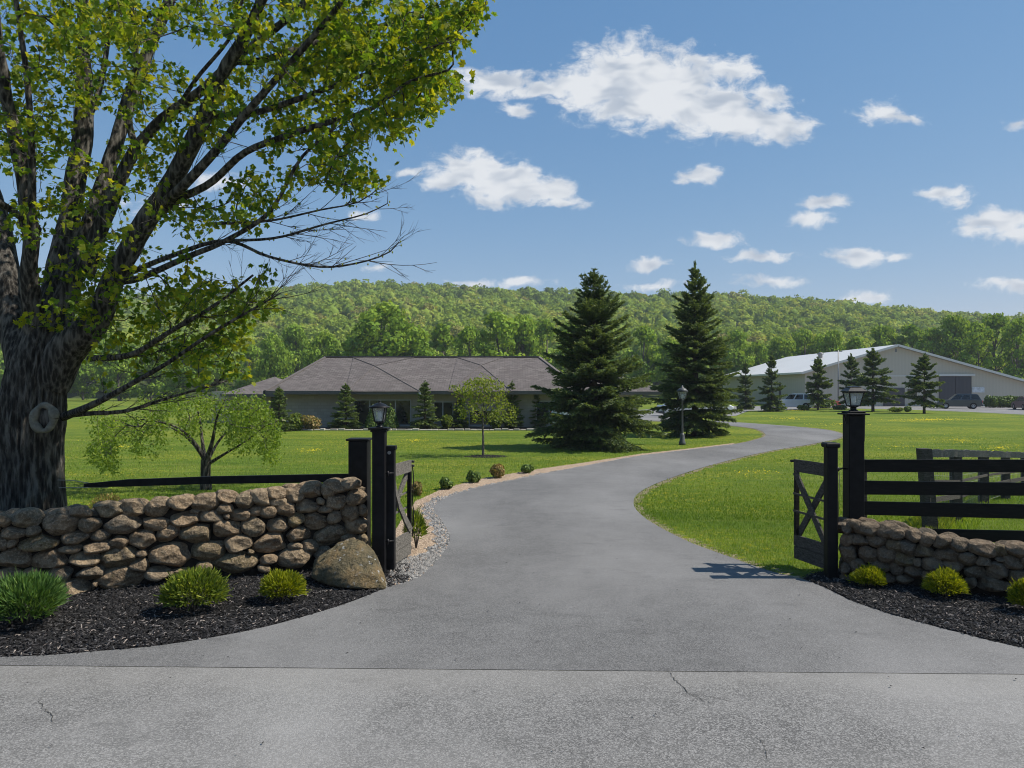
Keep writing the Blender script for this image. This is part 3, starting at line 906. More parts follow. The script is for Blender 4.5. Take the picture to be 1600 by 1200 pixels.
def quads_on(c, nrm, size, rs, asp=1.0):
    """random facing quads at c with normals near nrm"""
    m = len(c); n_ = unit(nrm + rs.normal(0, 0.55, (m, 3)))
    a = unit(np.cross(n_, rs.normal(size=(m, 3)))); b = np.cross(n_, a)
    h = np.asarray(size)[:,None]*0.5
    return np.stack([c-a*h-b*h*asp, c+a*h-b*h*asp*.6, c+a*h*.7+b*h*asp, c-a*h*.8+b*h*asp*.8], 1)

def forest():
    rs = np.random.RandomState(5)
    pts = []
    # rows of trees all the way up the slope
    Y = 176.0
    while Y < 520:
        step = 6.6 + Y*0.004
        half = Y*0.86
        X = np.arange(-half, half, step*1.08)
        X = X + rs.uniform(-.45, .45, len(X))*step
        y = Y + rs.uniform(-.5, .5, len(X))*step
        pts.append(np.stack([X, y], -1)); Y += step*1.0
    Pn = np.concatenate(pts); z = hill_z(Pn[:,0], Pn[:,1])
    n = len(Pn)
    R = rs.uniform(3.2, 5.6, n); Hh = rs.uniform(8.0, 12.5, n)
    tint = np.clip(rs.normal(0.45, 0.20, n) + SN(7, 0.02, 3)(np.stack([Pn[:,0], Pn[:,1], Pn[:,0]*0], -1))*0.18, 0, .93)
    tint[rs.uniform(size=n) < 0.035] = 1.0
    g = G()
    for near in (True, False):
        k = (Pn[:,1] < 300) == near
        cx = np.stack([Pn[k,0], Pn[k,1], z[k]], -1); r = R[k]; h = Hh[k]; t = tint[k]; m = len(cx)
        nl = 7 if near else 5; nq = 44 if near else 26; qs = 0.75 if near else 1.0
        # lobes
        lc = rs.normal(size=(m, nl, 3)); lc = unit(lc)*rs.uniform(.25, .7, (m, nl, 1))
        lc[:,:,2] = np.abs(lc[:,:,2])*0.9
        lob = cx[:,None,:] + lc*r[:,None,None]*np.array((1, 1, .9)) + np.array((0, 0, 1.0))*(h*0.62)[:,None,None]
        lr = r[:,None]*rs.uniform(.38, .62, (m, nl))
        # core lump per tree
        v, f = ICO1
        cc = cx + np.array((0, 0, 1.0))*(h*0.6)[:,None]
        V = cc[:,None,:] + v[None]*np.stack([r*.72, r*.72, h*.34], -1)[:,None,:]
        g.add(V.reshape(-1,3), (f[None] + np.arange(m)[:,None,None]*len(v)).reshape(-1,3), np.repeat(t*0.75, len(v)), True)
        # leaves over the lobes
        d = unit(rs.normal(size=(m, nl, nq, 3))); d[...,2] = np.where(d[...,2] < -.35, -d[...,2], d[...,2])
        c = lob[:,:,None,:] + d*lr[:,:,None,None]*rs.uniform(.85, 1.08, (m, nl, nq, 1))
        c = c.reshape(-1,3); dd = d.reshape(-1,3)
        Q = quads_on(c, dd, rs.uniform(.7, 1.3, len(c))*qs, rs)
        lt = np.repeat((t[:,None] + rs.uniform(-.08, .08, (m, nl))).reshape(-1), nq) + rs.normal(0, .07, len(c))
        g.add(Q.reshape(-1,3), np.arange(len(c)*4).reshape(-1,4), np.repeat(np.clip(lt, 0, 1), 4))
    o = g.build('forest', FAR, kind='stuff')
    tag(o, 'spring green deciduous woodland covering the whole long hillside', 'forest')
forest()

# --- individual trees in the line in front of the woods
def broad_mesh(seed, h=12.0, r=4.0, lobes=34, q=150, size=.42, base=0.12, tall=1.0):
    rs = np.random.RandomState(seed)
    gt = G(); gc = G()
    wob = np.cumsum(rs.normal(0, .12, (8, 2)), 0)
    tp = np.stack([wob[:,0], wob[:,1], np.linspace(-.2, h*.8, 8)], -1)
    gt.tube(tp, np.linspace(h*.022, h*.004, 8), 7)
    for k in range(lobes):
        t = rs.uniform(base, 1.0)
        zz = h*t
        prof = math.sin(math.pi*min(1, (t-base)/(1-base)*.86+.14))**.62
        rr = r*prof*math.sqrt(rs.uniform(.05, 1))*.92; th = rs.uniform(0, 6.28)
        c = np.array((rr*math.cos(th), rr*math.sin(th), min(zz, h*.93)))
        lr = r*rs.uniform(.22, .40)
        st = tp[min(7, int(t*6))]
        gt.tube(np.array([st, (st+c)/2 + (0, 0, -.2), c]), [h*.008, h*.005, h*.002], 4, cap=False)
        n = int(q*(lr/r/.3)**2)
        d = unit(rs.normal(size=(n, 3)))
        cc = c + d*lr*(rs.uniform(.35, 1.08, (n, 1)))*np.array((1.05, 1.05, .8))
        Q = quads_on(cc, d, rs.uniform(.6, 1.3, n)*size, rs)
        gc.add(Q.reshape(-1,3), np.arange(n*4).reshape(-1,4), np.repeat(np.clip(rs.normal(.45, .12)+rs.normal(0, .13, n), 0, 1), 4))
    return gt, gc
TL = []
for k, (hh, rr, q) in enumerate([(12, 4.2, 150), (12, 3.2, 130), (12, 5.0, 170), (12, 3.7, 75), (12, 4.6, 140)]):
    gt, gc = broad_mesh(50+k, hh, rr, (34, 30, 40, 30, 44)[k], q)
    TL.append((gt, gc, hh, rr))
tree_pos = [(392,540,134,55),(424,522,128,50),(462,512,150,58),(508,518,126,56),(598,474,124,120),(556,512,150,55),(652,518,150,60),(692,508,142,62),(733,512,128,50),
 (775,490,130,78),(816,497,137,66),(852,502,152,66),(890,506,140,58),(1008,512,140,60),(1046,530,128,50),(1148,520,152,60),(1182,534,160,48),(1218,530,165,50),(1258,514,172,58),
 (1300,520,160,52),(1338,528,165,50),(1380,512,170,58),(1424,508,168,52),(1458,514,160,48),(1490,496,158,56),(1524,505,150,50),(1557,492,154,58),(1592,500,146,56),(1630,495,150,66),
 (340,538,150,64),(290,530,140,64),(235,536,150,60),(185,528,140,62),(130,536,150,60),(80,530,140,60),(25,534,150,64)]
tl_kind = ['full rounded', 'narrow upright', 'broad spreading', 'thin see-through', 'tall many-lobed']
proto = {}
for i, (px, yt, Y, wpx) in enumerate(tree_pos):
    k = (i*2 + (i//3)) % 5
    if wpx > 100: k = 2
    if px in (775, 816, 1490, 1557): k = 3 if px in (775, 1557) else 4
    gt, gc, hh, rr = TL[k]
    loc = at(px, HZ, Y); X = loc[0]
    zg = float(hill_z([X], [Y])[0]) if Y > Y0 else 0.0
    ztop = EYE + (HZ-yt)/F*Y
    H = ztop - zg; Wd = wpx/F*Y
    if k not in proto:
        e = empty('tree', (X, Y, zg))
        # meshes are made in local coordinates
        a = gt.build('trunk', BARK_SM, None); a.parent = e
        b = gc.build('crown', MID, None); b.parent = e
        proto[k] = e; o = e
    else:
        o = copy_tree(proto[k])
    o.location = (X, Y, zg); o.rotation_euler = (0, 0, i*1.9)
    o.scale = (Wd/2/rr*1.12, Wd/2/rr*1.12, H/hh)
    side = ('behind the brown-roofed house' if px < 900 else ('behind the two large spruces' if px < 1160 else 'behind the pale metal barn'))
    if px < 370: side = 'beyond the meadow, behind the big maple'
    rank = sum(1 for t in tree_pos if abs(t[0]-px) < 1200 and t[0] < px and ((t[0] < 370) == (px < 370)) and ((t[0] < 900) == (px < 900)) and ((t[0] < 1160) == (px < 1160)))
    ords = ['first', 'second', 'third', 'fourth', 'fifth', 'sixth', 'seventh', 'eighth', 'ninth', 'tenth', 'eleventh', 'twelfth', 'thirteenth', 'fourteenth', 'fifteenth', 'sixteenth', 'seventeenth']
    tag(o, '%s green tree %s, %s from left' % (tl_kind[k], side, ords[rank]), 'tree', 'trees along the foot of the wooded hill')

# ================================================================== HOUSE
def slopef(pts): return np.array(pts, float)
HY = 46.5   # front wall plane
def hx(px, Y=HY): return (px-800)/F*Y
house = empty('house', (hx(640), HY+6, 0), 'long low pale block house with a wide brown hipped shingle roof beyond the left lawn', 'house')
EZ = 2.30; EY = HY-1.1   # eave height and eave line
# walls
g = G()
x0, x1 = hx(447), hx(905)
g.box(x0, x1, HY, HY+11, 0, EZ+0.15)
g.build('wall', HWALL, house)
g = G(); g.box(hx(905), hx(1010), HY+3.0, HY+11, 0, EZ+0.1); g.build('wall', HWALL, house)
# left low wing
g = G(); g.box(hx(352, HY+9), hx(440, HY+9), HY+6.5, HY+13, 0, EZ-0.05); g.build('wall', HWALL, house)
# main roof
el, er = hx(414, EY), hx(912, EY)
rl_, rr_ = at(509, 558, 51.5), at(842, 559, 51.5)
RZ = float(rl_[2])
A = np.array
by = 57.5
def roof_part(faces_pts, name, mat, th=0.0):
    g = G()
    for pts in faces_pts:
        g.add(pts, [tuple(range(len(pts)))])
    return g.build(name, mat, house)
FL = A((el, EY, EZ)); FR = A((er, EY, EZ)); BL = A((el, by, EZ)); BR = A((er, by, EZ))
rL = A((rl_[0], 51.5, RZ)); rR = A((rr_[0], 51.5, RZ))
# the roof is a solid with a soffit
roof_part([[FL, FR, rR, rL], [FR, BR, rR], [BR, BL, rL, rR], [BL, FL, rL], [FL+(0,0,-.02), BL+(0,0,-.02), BR+(0,0,-.02), FR+(0,0,-.02)]], 'roof', ROOF)
# projecting hipped bay in the front slope
def on_front(px, py):
    """point of the front slope seen at this place"""
    n = np.cross(FR-FL, rL-FL); d = A(((px-800)/F, 1.0, -(py-HZ)/F)); o_ = A((0, 0, EYE))
    t = ((FL-o_) @ n)/(d @ n); return o_ + d*t
def bay(pe0, pe1, pk, v0, v1):
    up = A((0, -.06, .10))
    a, b = on_front(pe0, 612.2), on_front(pe1, 612.2)
    a = a + (0, -.05, .02); b = b + (0, -.05, .02)
    p_ = on_front(*pk) + up
    c, d = on_front(*v0) + (0, -.015, .03), on_front(*v1) + (0, -.015, .03)
    roof_part([[a, b, p_], [a, p_, c], [b, d, p_], [c, p_, d]], 'roof_bay', ROOF)
    g = G()
    for q0, q1 in ((a, p_), (b, p_), (c, p_), (d, p_)):
        g.beam(q0+(0, -.02, .02), q1+(0, -.02, .02), 0.06, 0.012)
    g.build('ridge_cap', RIDGE, house)
bay(540, 657, (586, 574), (552, 559.4), (647, 559.4))
bay(700, 800, (752, 573), (715, 559.4), (786, 559.4))
g = G()
g.beam(rL+(0,0,.03), rR+(0,0,.03), .3, .07); g.beam(FL+(0,0,.03), rL+(0,0,.03), .2, .05); g.beam(FR+(0,0,.03), rR+(0,0,.03), .2, .05)
g.build('ridge_cap', RIDGE, house)
# eave fascia and gutter
g = G(); g.box(el-.02, er+.02, EY-.10, EY+.02, EZ-.20, EZ+.015); g.box(el-.10, el+.02, EY-.1, by, EZ-.2, EZ+.015)
g.build('gutter', FASCIA, house)
g = G(); g.box(hx(658), hx(661), EY-.14, EY-.08, EZ-.3, EZ-.02); g.build('downspout_elbow', TRIMW, house)
# right lower wing roof (seen between the spruces) and left wing roof
def hip(x0, x1, y0, y1, ez, rz, inset, name='roof'):
    ym = (y0+y1)/2
    a, b, c, d = A((x0,y0,ez)), A((x1,y0,ez)), A((x1,y1,ez)), A((x0,y1,ez)); p_, q_ = A((x0+inset, ym, rz)), A((x1-inset, ym, rz))
    roof_part([[a,b,q_,p_],[b,c,q_],[c,d,p_,q_],[d,a,p_],[a,d,c,b]], name, ROOF)
hip(hx(850, 48), hx(1046, 48), 48.0, 58.5, 2.25, 3.55, 3.2)
hip(hx(345, 52), hx(452, 52), 52.0, 60.5, 2.05, 3.35, 2.4)
g = G(); g.box(hx(850, 48)+.02, hx(1046, 48), 47.93, 47.995, 2.05, 2.26); g.build('gutter', FASCIA, house)
g = G(); g.box(hx(345,52), hx(452,52), 51.93, 51.995, 1.88, 2.06); g.build('gutter', FASCIA, house)
# windows: recess boxes proud of wall with frames
def window(px0, px1, py0, py1, panes, wall_y=HY):
    xa, xb = hx(px0, wall_y), hx(px1, wall_y); za, zb = EYE-(py1-HZ)/F*wall_y, EYE-(py0-HZ)/F*wall_y
    za = max(za, 0.12)
    fr = G()
    t = .07
    fr.box(xa, xb, wall_y-.06, wall_y-.003, zb-t, zb); fr.box(xa, xb, wall_y-.06, wall_y-.003, za, za+t)
    n = len(panes)
    xs_ = [xa] + [hx(p, wall_y) for p in panes] + [xb]
    for x in xs_:
        fr.box(max(xa, x-t/2), min(xb, x+t/2), wall_y-.058, wall_y-.004, za+t, zb-t)
    o = fr.build('window', WFRAME, house)
    for a_, b_ in zip(xs_[:-1], xs_[1:]):
        pg = G(); pg.box(a_+t/2, b_-t/2, wall_y-.03, wall_y-.006, za+t, zb-t)
        p_ = pg.build('pane', WGLASS, o)
window(553, 642, 624, 669, [578, 618])
window(678, 708, 627, 660, [692])
window(733, 776, 640, 668, [755])
window(838, 900, 626, 668, [858, 880])
# pale foundation strip
g = G()
rsf = random.Random(8)
xx_ = hx(450)
while xx_ < hx(850):
    L_ = rsf.uniform(.25, .6); g.bbox(xx_, xx_+L_*.92, 43.2+rsf.uniform(-.08,.08), 43.4, 0, rsf.uniform(.06,.12), .02); xx_ += L_
o = g.build('stone_edging', simple('pale_edging_stone', (0.42, 0.39, 0.34), 0.9, 0.2, 0.25, 2), None)
tag(o, 'low pale stone edging in front of the house planting bed', 'edging')
sheet([(hx(440), 43.45), (hx(860), 43.45), (hx(860), HY-.02), (hx(440), HY-.02)], 0.014, 'planting_bed', MULCH, kind='stuff')

# ================================================================== BARN
BY = 100.0
def bx_(px, Y=BY): return (px-800)/F*Y
def bz(py, Y=BY): return EYE-(py-HZ)/F*Y
barn = empty('barn', (bx_(1400), BY+20, 0), 'large cream metal barn with white low-pitched roof beyond the right lawn', 'barn')
pk = A((bx_(1400), BY, bz(541))); cl = A((bx_(1258), BY, bz(582))); cr = A((bx_(1625), BY, bz(604)))
D = A((0, 39.0, 0))
g = G()
gl = A((cl[0], BY, 0)); gr_ = A((cr[0], BY, 0))
g.add([gl, gr_, cr, pk, cl], [(0,1,2,3,4)])
g.add([gl+D, gr_+D, cr+D, pk+D, cl+D], [(4,3,2,1,0)])
g.add([gr_, gr_+D, cr+D, cr], [(0,1,2,3)])
g.build('gable_wall', BARNW, barn)
g = G(); g.add([gl+(-.005,0,0), cl+(-.005,0,0), cl+D+(-.005,0,0), gl+D+(-.005,0,0)], [(0,1,2,3)]); g.build('side_wall', BARNS, barn)
def slab(a, b, c, d, t=.18):
    a, b, c, d = (A(p) for p in (a, b, c, d)); dn = A((0, 0, -t))
    g = G(); g.add([a, b, c, d, a+dn, b+dn, c+dn, d+dn], [(0,1,2,3),(7,6,5,4),(0,4,5,1),(1,5,6,2),(2,6,7,3),(3,7,4,0)]); return g
up = A((0, 0, .22)); fwd = A((0, -.6, 0)); bk = A((0, .6, 0))
sl1 = (cl-pk)/np.linalg.norm(cl-pk)*.7; sl2 = (cr-pk)/np.linalg.norm(cr-pk)*.7
slab(cl+sl1+up+fwd, pk+up+fwd, pk+up+D+bk, cl+sl1+up+D+bk).build('roof', BARNR, barn)
slab(pk+up+fwd+(.002,0,0), cr+sl2+up+fwd, cr+sl2+up+D+bk, pk+up+D+bk+(.002,0,0)).build('roof', BARNR, barn)
g = G()
g.beam(cl+sl1+up+fwd+(0,-.03,-.12), pk+up+fwd+(0,-.03,-.12), .05, .30, (0,0,1)); g.beam(pk+up+fwd+(0,-.03,-.12), cr+sl2+up+fwd+(0,-.03,-.12), .05, .30)
g.beam(cl+sl1+up+fwd+(-.03,0,-.1), cl+sl1+up+D+(-.03,0,-.1), .05, .26)
g.build('trim', TRIMW, barn)
# big sliding door with track
g = G(); g.box(bx_(1467), bx_(1491.6), BY-.16, BY-.02, .08, bz(588)); g.box(bx_(1492.2), bx_(1517), BY-.15, BY-.02, .08, bz(588)); dr = g.build('sliding_door', DOORM, barn)
g = G(); g.box(bx_(1462), bx_(1522), BY-.26, BY-.005, bz(587.6), bz(584.4)); g.build('door_track', TRIMW, barn)
g = G(); g.box(bx_(1380), bx_(1413), BY-.12, BY-.02, .08, bz(606)); g.build('door', DOORM, barn)
g = G(); g.box(bx_(1341), bx_(1352), BY-.10, BY-.02, .08, bz(608)); g.build('door', WGLASS, barn)
g = G(); g.box(bx_(1418), bx_(1432), BY-.10, BY-.02, bz(618), bz(608)); g.build('window', WGLASS, barn)
g = G(); g.box(bx_(1378), bx_(1466), BY-.05, BY-.006, bz(588.2), bz(586.6)); g.build('seam_trim', TRIMW, barn)
g = G(); g.box(bx_(1518.5), bx_(1537.5), BY-.10, BY-.02, bz(613.3), bz(604.8)); g.build('notice_board', BOARDW, barn)
g = G(); g.box(bx_(1398.6), bx_(1401.4), BY-.05, BY-.005, bz(550), bz(545)); g.build('louvre', METALG, barn)
xv, zv = bx_(1307, 112), 0
g = G(); g.lathe([(.32, 0), (.32, .75), (.5, .78), (.5, .95), (.1, 1.1)], 12, (pk[0]-4.4, 114, pk[2]-1.25)); g.build('roof_vent', METALG, barn)
g = G(); g.box(cl[0]-.22, cl[0]-.02, 109.0, 109.3, .1, 3.3); g.build('downspout', DOORM, barn)
g = G(); g.box(cl[0]-.15, cl[0]-.02, 112, 113.2, .05, 2.2); g.build('side_door', DOORM, barn)
# thin pole before the barn
pole = empty('utility_pole', (bx_(1310, 96), 96, 0), 'thin grey utility pole standing in front of the barn gable', 'pole')
g = G(); g.tube([(pole.location[0], 96, -.1), (pole.location[0], 96, bz(547, 96))], [.11, .07], 8); g.build('shaft', METALG, pole)
g = G(); g.beam((pole.location[0]-.5, 96, bz(549, 96)), (pole.location[0]+.5, 96, bz(549, 96)), .1, .1); g.build('crossarm', METALG, pole)
# hedge beside the barn
def leafblob(name, mat, parent, centers, n, size, seed, flat=1.0, asp=1.0, origin=None):
    """foliage made of many small leaf faces around ellipsoid clumps (cx,cy,cz,rx,ry,rz)"""
    rs = np.random.RandomState(seed); g = G()
    vol = np.array([c[3]*c[4]+c[3]*c[5]+c[4]*c[5] for c in centers]); cnt = (vol/vol.sum()*n).astype(int)+1
    for c, k in zip(centers, cnt):
        d = unit(rs.normal(size=(k, 3))); rr = rs.uniform(.55, 1.06, (k, 1))
        p = np.array(c[:3]) + d*rr*np.array(c[3:6])
        Q = quads_on(p, d, rs.uniform(.6, 1.35, k)*size, rs, asp)
        g.add(Q.reshape(-1,3), np.arange(k*4).reshape(-1,4), np.repeat(np.clip(rs.normal(.45, .2, k)+(rr[:,0]-.85)*.3, 0, 1), 4))
    return g.build(name, mat, parent)
hg = empty('hedge', (bx_(1575, 93), 93, 0), 'low clipped green hedge at the right end of the barn front', 'hedge')
cs = []
rsx = random.Random(2)
for i in range(16):
    cs.append((bx_(1546+i*4.6, 93), 93+rsx.uniform(-.2,.2), .75, .45, .6, .72+rsx.uniform(-.05,.05)))
leafblob('foliage', BUSH_D, hg, cs, 9000, .16, 3)

# ================================================================== VEHICLES
BUMP = simple('bumper_grey', (.05,.05,.055), .5)
def vehicle(kind, x, y, rot, L, Wd, Ht, pm, label, cat, group=None):
    e = empty({'suv': 'parked_suv', 'pickup': 'parked_pickup', 'car': 'parked_car', 'van': 'parked_van'}[kind], (x, y, 0), label, cat, group)
    e.location = (0, 0, 0)
    r = .21*Ht if kind != 'car' else .23*Ht
    wb = L*.30
    gc_ = .12*Ht
    belt = Ht*.60
    # side profile of the lower body (x forward, z up), then bevelled across the width
    if kind in ('suv', 'van'):
        low = [(-.5,.22),(-.5,.52),(-.485,.60),(.18,.60),(.42,.555),(.49,.46),(.5,.24),(.46,.15),(-.46,.15)]
        cab = [(-.475,.60),(-.40,.95),(-.34,1.0),(-.02,1.0),(.05,.97),(.20,.60)]
    elif kind == 'pickup':
        low = [(-.5,.25),(-.5,.58),(.20,.60),(.42,.56),(.49,.48),(.5,.26),(.46,.17),(-.46,.17)]
        cab = [(-.12,.60),(-.09,.96),(-.04,1.0),(.10,1.0),(.15,.97),(.28,.60)]
    else:
        low = [(-.5,.25),(-.5,.58),(-.47,.66),(-.30,.66),(.20,.64),(.42,.58),(.49,.48),(.5,.24),(.46,.14),(-.46,.14)]
        cab = [(-.36,.66),(-.24,.96),(-.18,1.0),(.02,1.0),(.07,.97),(.24,.64)]
    def loft(prof, ws, name, mat, parent):
        g = G(); n = len(prof)
        V = []
        for (yy, kx) in ws:
            cx_ = sum(p[0] for p in prof)/n; cz_ = sum(p[1] for p in prof)/n
            for p in prof:
                V.append(((cx_+(p[0]-cx_)*kx)*L, yy*Wd, (cz_+(p[1]-cz_)*kx)*Ht))
        fs = []
        for a in range(len(ws)-1):
            for b in range(n):
                fs.append((a*n+b, a*n+(b+1)%n, (a+1)*n+(b+1)%n, (a+1)*n+b))
        g.add(V, fs); g.f.append(np.array([list(range(n))[::-1]])); g.sm.append(np.array([False])); g.f.append(np.array([list(range((len(ws)-1)*n, len(ws)*n))])); g.sm.append(np.array([False]))
        return g.build(name, mat, parent)
    body = loft(low, [(-.5,.93),(-.47,.985),(-.40,1.0),(.40,1.0),(.47,.985),(.5,.93)], 'body', pm, e)
    # greenhouse: tapered cabin
    g = G(); n = len(cab); V = []
    for side in (-1, 1):
        for p in cab:
            t = (p[1]-.6)/.4; V.append((p[0]*L, side*Wd*(.475-.075*max(0, t)), p[1]*Ht))
    fs = [(b, (b+1) % n, n+(b+1) % n, n+b)[::-1] for b in range(n)]
    g.add(V, fs); g.f.append(np.array([list(range(n))])); g.sm.append(np.array([False])); g.f.append(np.array([list(range(n, 2*n))[::-1]])); g.sm.append(np.array([False]))
    g.build('cabin', pm, e)
    # windows proud of the cabin
    x_r, x_f = cab[0][0], cab[-1][0]; top_r, top_f = cab[1][0], cab[-2][0]
    npan = 3 if kind in ('suv', 'van') else 2
    for side in (-1, 1):
        g = G()
        for q in range(npan):
            a0, a1 = q/npan+.03, (q+1)/npan-.02
            zb_, zt_ = .635, .93
            def X_(a, z):
                t = (z-.6)/.4; xr = x_r+(top_r-x_r)*t*1.02; xf = x_f+(top_f-x_f)*t*1.02; return (xr+(xf-xr)*a)
            def Y_(z): return side*(Wd*(.475-.075*(z-.6)/.4)+.006)
            vv = [(X_(a0,zb_)*L, Y_(zb_), zb_*Ht), (X_(a1,zb_)*L, Y_(zb_), zb_*Ht), (X_(a1,zt_)*L, Y_(zt_), zt_*Ht), (X_(a0,zt_)*L, Y_(zt_), zt_*Ht)]
            g.add(vv, [(0,1,2,3) if side < 0 else (3,2,1,0)])
        g.build('side_window', WGLASS, e)
    for (bx0, tx0, sgn, nm) in ((x_r, top_r, -1, 'rear_window'), (x_f, top_f, 1, 'windscreen')):
        g = G(); zb_, zt_ = .64, .93
        def XX_(z): return (bx0+(tx0-bx0)*(z-.6)/.37)*L + sgn*.012
        g.add([(XX_(zb_), -.42*Wd, zb_*Ht), (XX_(zb_), .42*Wd, zb_*Ht), (XX_(zt_), .375*Wd, zt_*Ht), (XX_(zt_), -.375*Wd, zt_*Ht)], [(0,1,2,3) if sgn > 0 else (3,2,1,0)])
        g.build(nm, WGLASS, e)
    # wheels
    for sx in (-1, 1):
        for sy in (-1, 1):
            cx_, cy_ = sx*wb, sy*(Wd*.5-.10)
            th = np.linspace(0, 2*np.pi, 18, endpoint=False)
            g = G(); pr = [(.55, -.11), (.97, -.11), (1, -.08), (1, .08), (.97, .11), (.55, .11)]
            V = [(cx_+r*k*math.cos(t), cy_+o_, r+r*k*math.sin(t)) for (k, o_) in pr for t in th]
            fs = [(a*18+b, a*18+(b+1)%18, (a+1)*18+(b+1)%18, (a+1)*18+b) for a in range(5) for b in range(18)]
            g.add(V, fs, None, False); wh = g.build('wheel', TYRE, e)
            g = G(); pr = [(.58, .105*sy), (.3, .095*sy), (.12, .115*sy), (0.01, .115*sy)]
            V = [(cx_+r*k*math.cos(t), cy_+o_, r+r*k*math.sin(t)) for (k, o_) in pr for t in th]
            fs = [(a*18+b, a*18+(b+1)%18, (a+1)*18+(b+1)%18, (a+1)*18+b) for a in range(3) for b in range(18)]
            if sy < 0: fs = [f_[::-1] for f_ in fs]
            g.add(V, fs); g.build('rim', RIM, wh)
    for sy in (-1, 1):
        g = G(); g.bbox(.475*L, .503*L, min(sy*.28*Wd, sy*.46*Wd), max(sy*.28*Wd, sy*.46*Wd), .42*Ht, .49*Ht, .02); g.build('headlight', LAMPW, e)
        g = G(); g.bbox(-.505*L, -.485*L, min(sy*.33*Wd, sy*.47*Wd), max(sy*.33*Wd, sy*.47*Wd), .42*Ht, .56*Ht, .02); g.build('tail_light', LAMPR, e)
    g = G(); g.bbox(.47*L, .515*L, -.46*Wd, .46*Wd, .16*Ht, .28*Ht, .03); g.build('bumper', BUMP, e)
    g = G(); g.bbox(-.515*L, -.47*L, -.46*Wd, .46*Wd, .18*Ht, .30*Ht, .03); g.build('bumper', BUMP, e)
    e.location = (x, y, 0.02); e.rotation_euler = (0, 0, rot)
    return e
def VX(px, Y): return (px-800)/F*Y
vehicle('suv', VX(1497, 88), 88.0, math.radians(158), 4.7, 1.9, 1.78, P_SLATE, 'dark slate suv parked in front of the big dark barn door', 'suv')
vehicle('suv', VX(1240, 86), 86.0, math.radians(152), 4.8, 1.95, 1.85, P_WHITE, 'white suv parked beside the left corner of the barn', 'suv')
vehicle('car', VX(1283, 93), 93.0, math.radians(10), 4.4, 1.8, 1.45, P_RED, 'red car parked behind the small pines by the barn', 'car')
vehicle('car', VX(1605, 84), 84.0, math.radians(75), 4.4, 1.8, 1.5, P_MAROON, 'maroon car parked beside the hedge, cut by the photo edge', 'car')
vehicle('van', VX(905, 52.5), 52.5-5.6, math.radians(4), 4.9, 1.95, 1.85, P_WHITE, 'white van parked behind the lower branches of the nearer spruce', 'van')
vehicle('car', VX(1068, 66), 66.0, math.radians(12), 4.5, 1.8, 1.45, P_SILVER, 'silver car parked behind the lower left branches of the farther spruce', 'car')
vehicle('car', VX(1106, 70), 70.0, math.radians(8), 4.5, 1.8, 1.5, P_WHITE, 'white car parked behind the lower right branches of the farther spruce', 'car')

